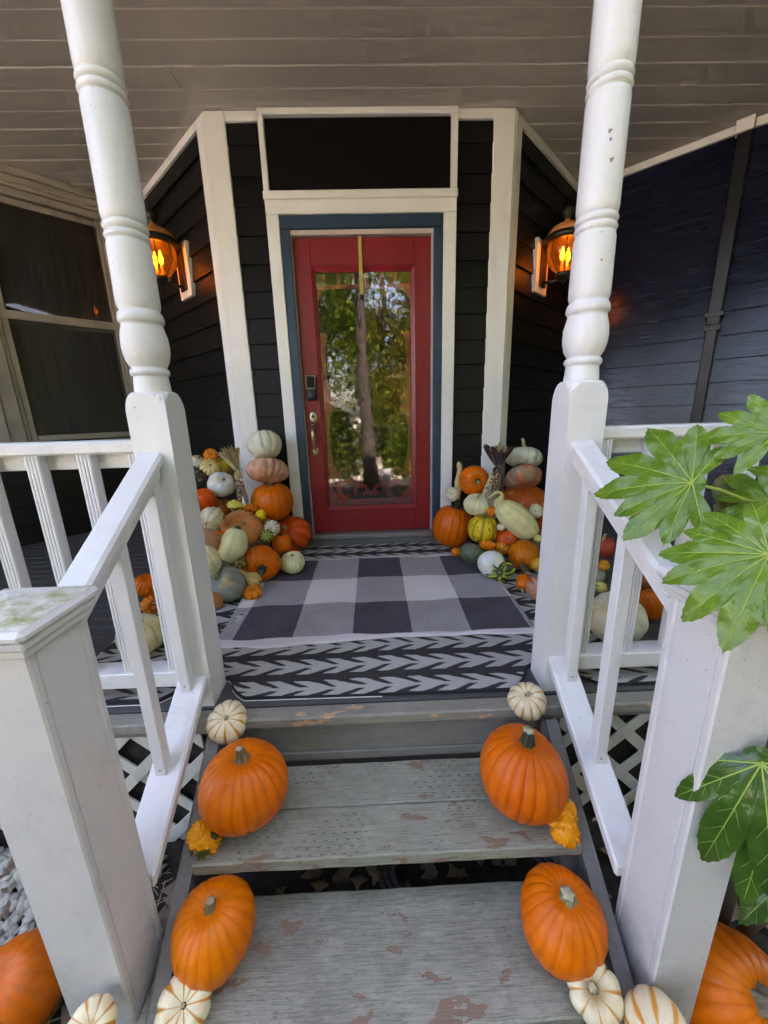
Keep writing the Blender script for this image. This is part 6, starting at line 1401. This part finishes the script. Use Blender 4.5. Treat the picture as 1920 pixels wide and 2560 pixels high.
for q, (x, y) in enumerate(((3.4,-15),(-8,-19),(-16,-14),(6.5,-14),(9.5,-11.5),(12,-8),(13.5,-3.5),(-7,-18),(0,-21),(7,-18),(8.4,-7.2),(11,-10),(9.8,-5.6),(6.2,-9.6))):  # unseen trees; several added to hide bright sky from the window glass
    copy_tree(proto, (x,y,-.6), q*1.3, 1.0+.12*math.sin(q*2.1), 'leafy tree standing along the yard edge behind the viewer')
def shrub(label, x, y, rx, h, n, mats, seed):
    r = random.Random(seed); t = thing('yard_shrub', label, 'shrub', (x,y,-.6), 'shrubs in the front yard')
    tube('stems', [(x,y,-.62),(x+.05,y,-.6+h*.5),(x,y+.05,-.6+h*.8)], [.05,.03,.01], 'bark', t, 8)
    for mt in mats:
        vs, fs = [], []
        for q in range(n//len(mats)):
            a = r.uniform(0,6.28); e = r.uniform(0,1)**.5; zz = r.uniform(0,1); rad = rx*e*math.sqrt(max(0,1-(zz*1.0)**2.4)); p = Vector((x+rad*math.cos(a), y+rad*math.sin(a), -.55+h*zz))
            s = r.uniform(.04,.09); u = Vector((r.gauss(0,1),r.gauss(0,1),r.gauss(0,1))).normalized(); w = u.orthogonal().normalized()
            o_ = len(vs); vs += [p-u*s, p+w*s*.5, p+u*s, p-w*s*.5]; fs.append((o_,o_+1,o_+2,o_+3))
        mesh('crown', vs, fs, mt, t)
for q, (x, y, rx, h) in enumerate(((-1.5,-8.6,1.0,1.7),(1.2,-8.3,.9,1.3),(3.2,-10.5,1.4,2.0),(-3.6,-11,1.5,2.2),(.4,-11.5,1.2,1.8),(-9,-15,2,3),(6.2,-12,2,3),(-2.1,-6.9,.9,.95),(-.95,-7.0,.95,1.75),(1.1,-7.1,.9,1.25),(2.6,-6.9,.9,.9),(5.2,-6.5,1.7,5.4),(7.6,-8.4,2.0,6.2),(10,-8,2,4))):  # low row and tall hedges added to hide bright drive and sky in reflections
    shrub(('low dark shrub left of the thick trunk in the door reflection','low dark shrub behind the bucket in the door reflection','rounded shrub further along the yard','broad shrub at the side of the yard','shrub under the bushy bright green tree','tall hedge shrub at one end of the yard','tall hedge shrub at the other end of the yard','low shrub added to screen the bright drive, at one end of the row','low shrub added to screen the bright drive, beside the leaning trunk','low shrub added to screen the bright drive, next to the bucket','low shrub added to screen the bright drive, at the far end of the row','unseen tall hedge added to block bright sky, nearest the porch','unseen tall hedge added to block bright sky, in the middle','unseen tall hedge added to block bright sky, on the outer side')[q], x, y, rx, h, 2600 if h < 3.2 else 9000, ['yard_leaf_dark','yard_leaf'], 40+q)
bk = thing('plastic_bucket', 'grey bucket with lid standing in the yard, reflected in the door glass', 'bucket', (.30,-5.75,-.6))
lathe('tub', [(.0,0),(.125,0),(.13,.01),(.148,.30),(.15,.36),(.0,.36)], (.30,-5.75,-.598), 'grey_bucket', bk, 32)
lathe('lid', [(.0,0),(.160,0),(.162,.012),(.158,.03),(.14,.036),(.0,.034)], (.30,-5.75,-.236), 'grey_bucket', bk, 32)
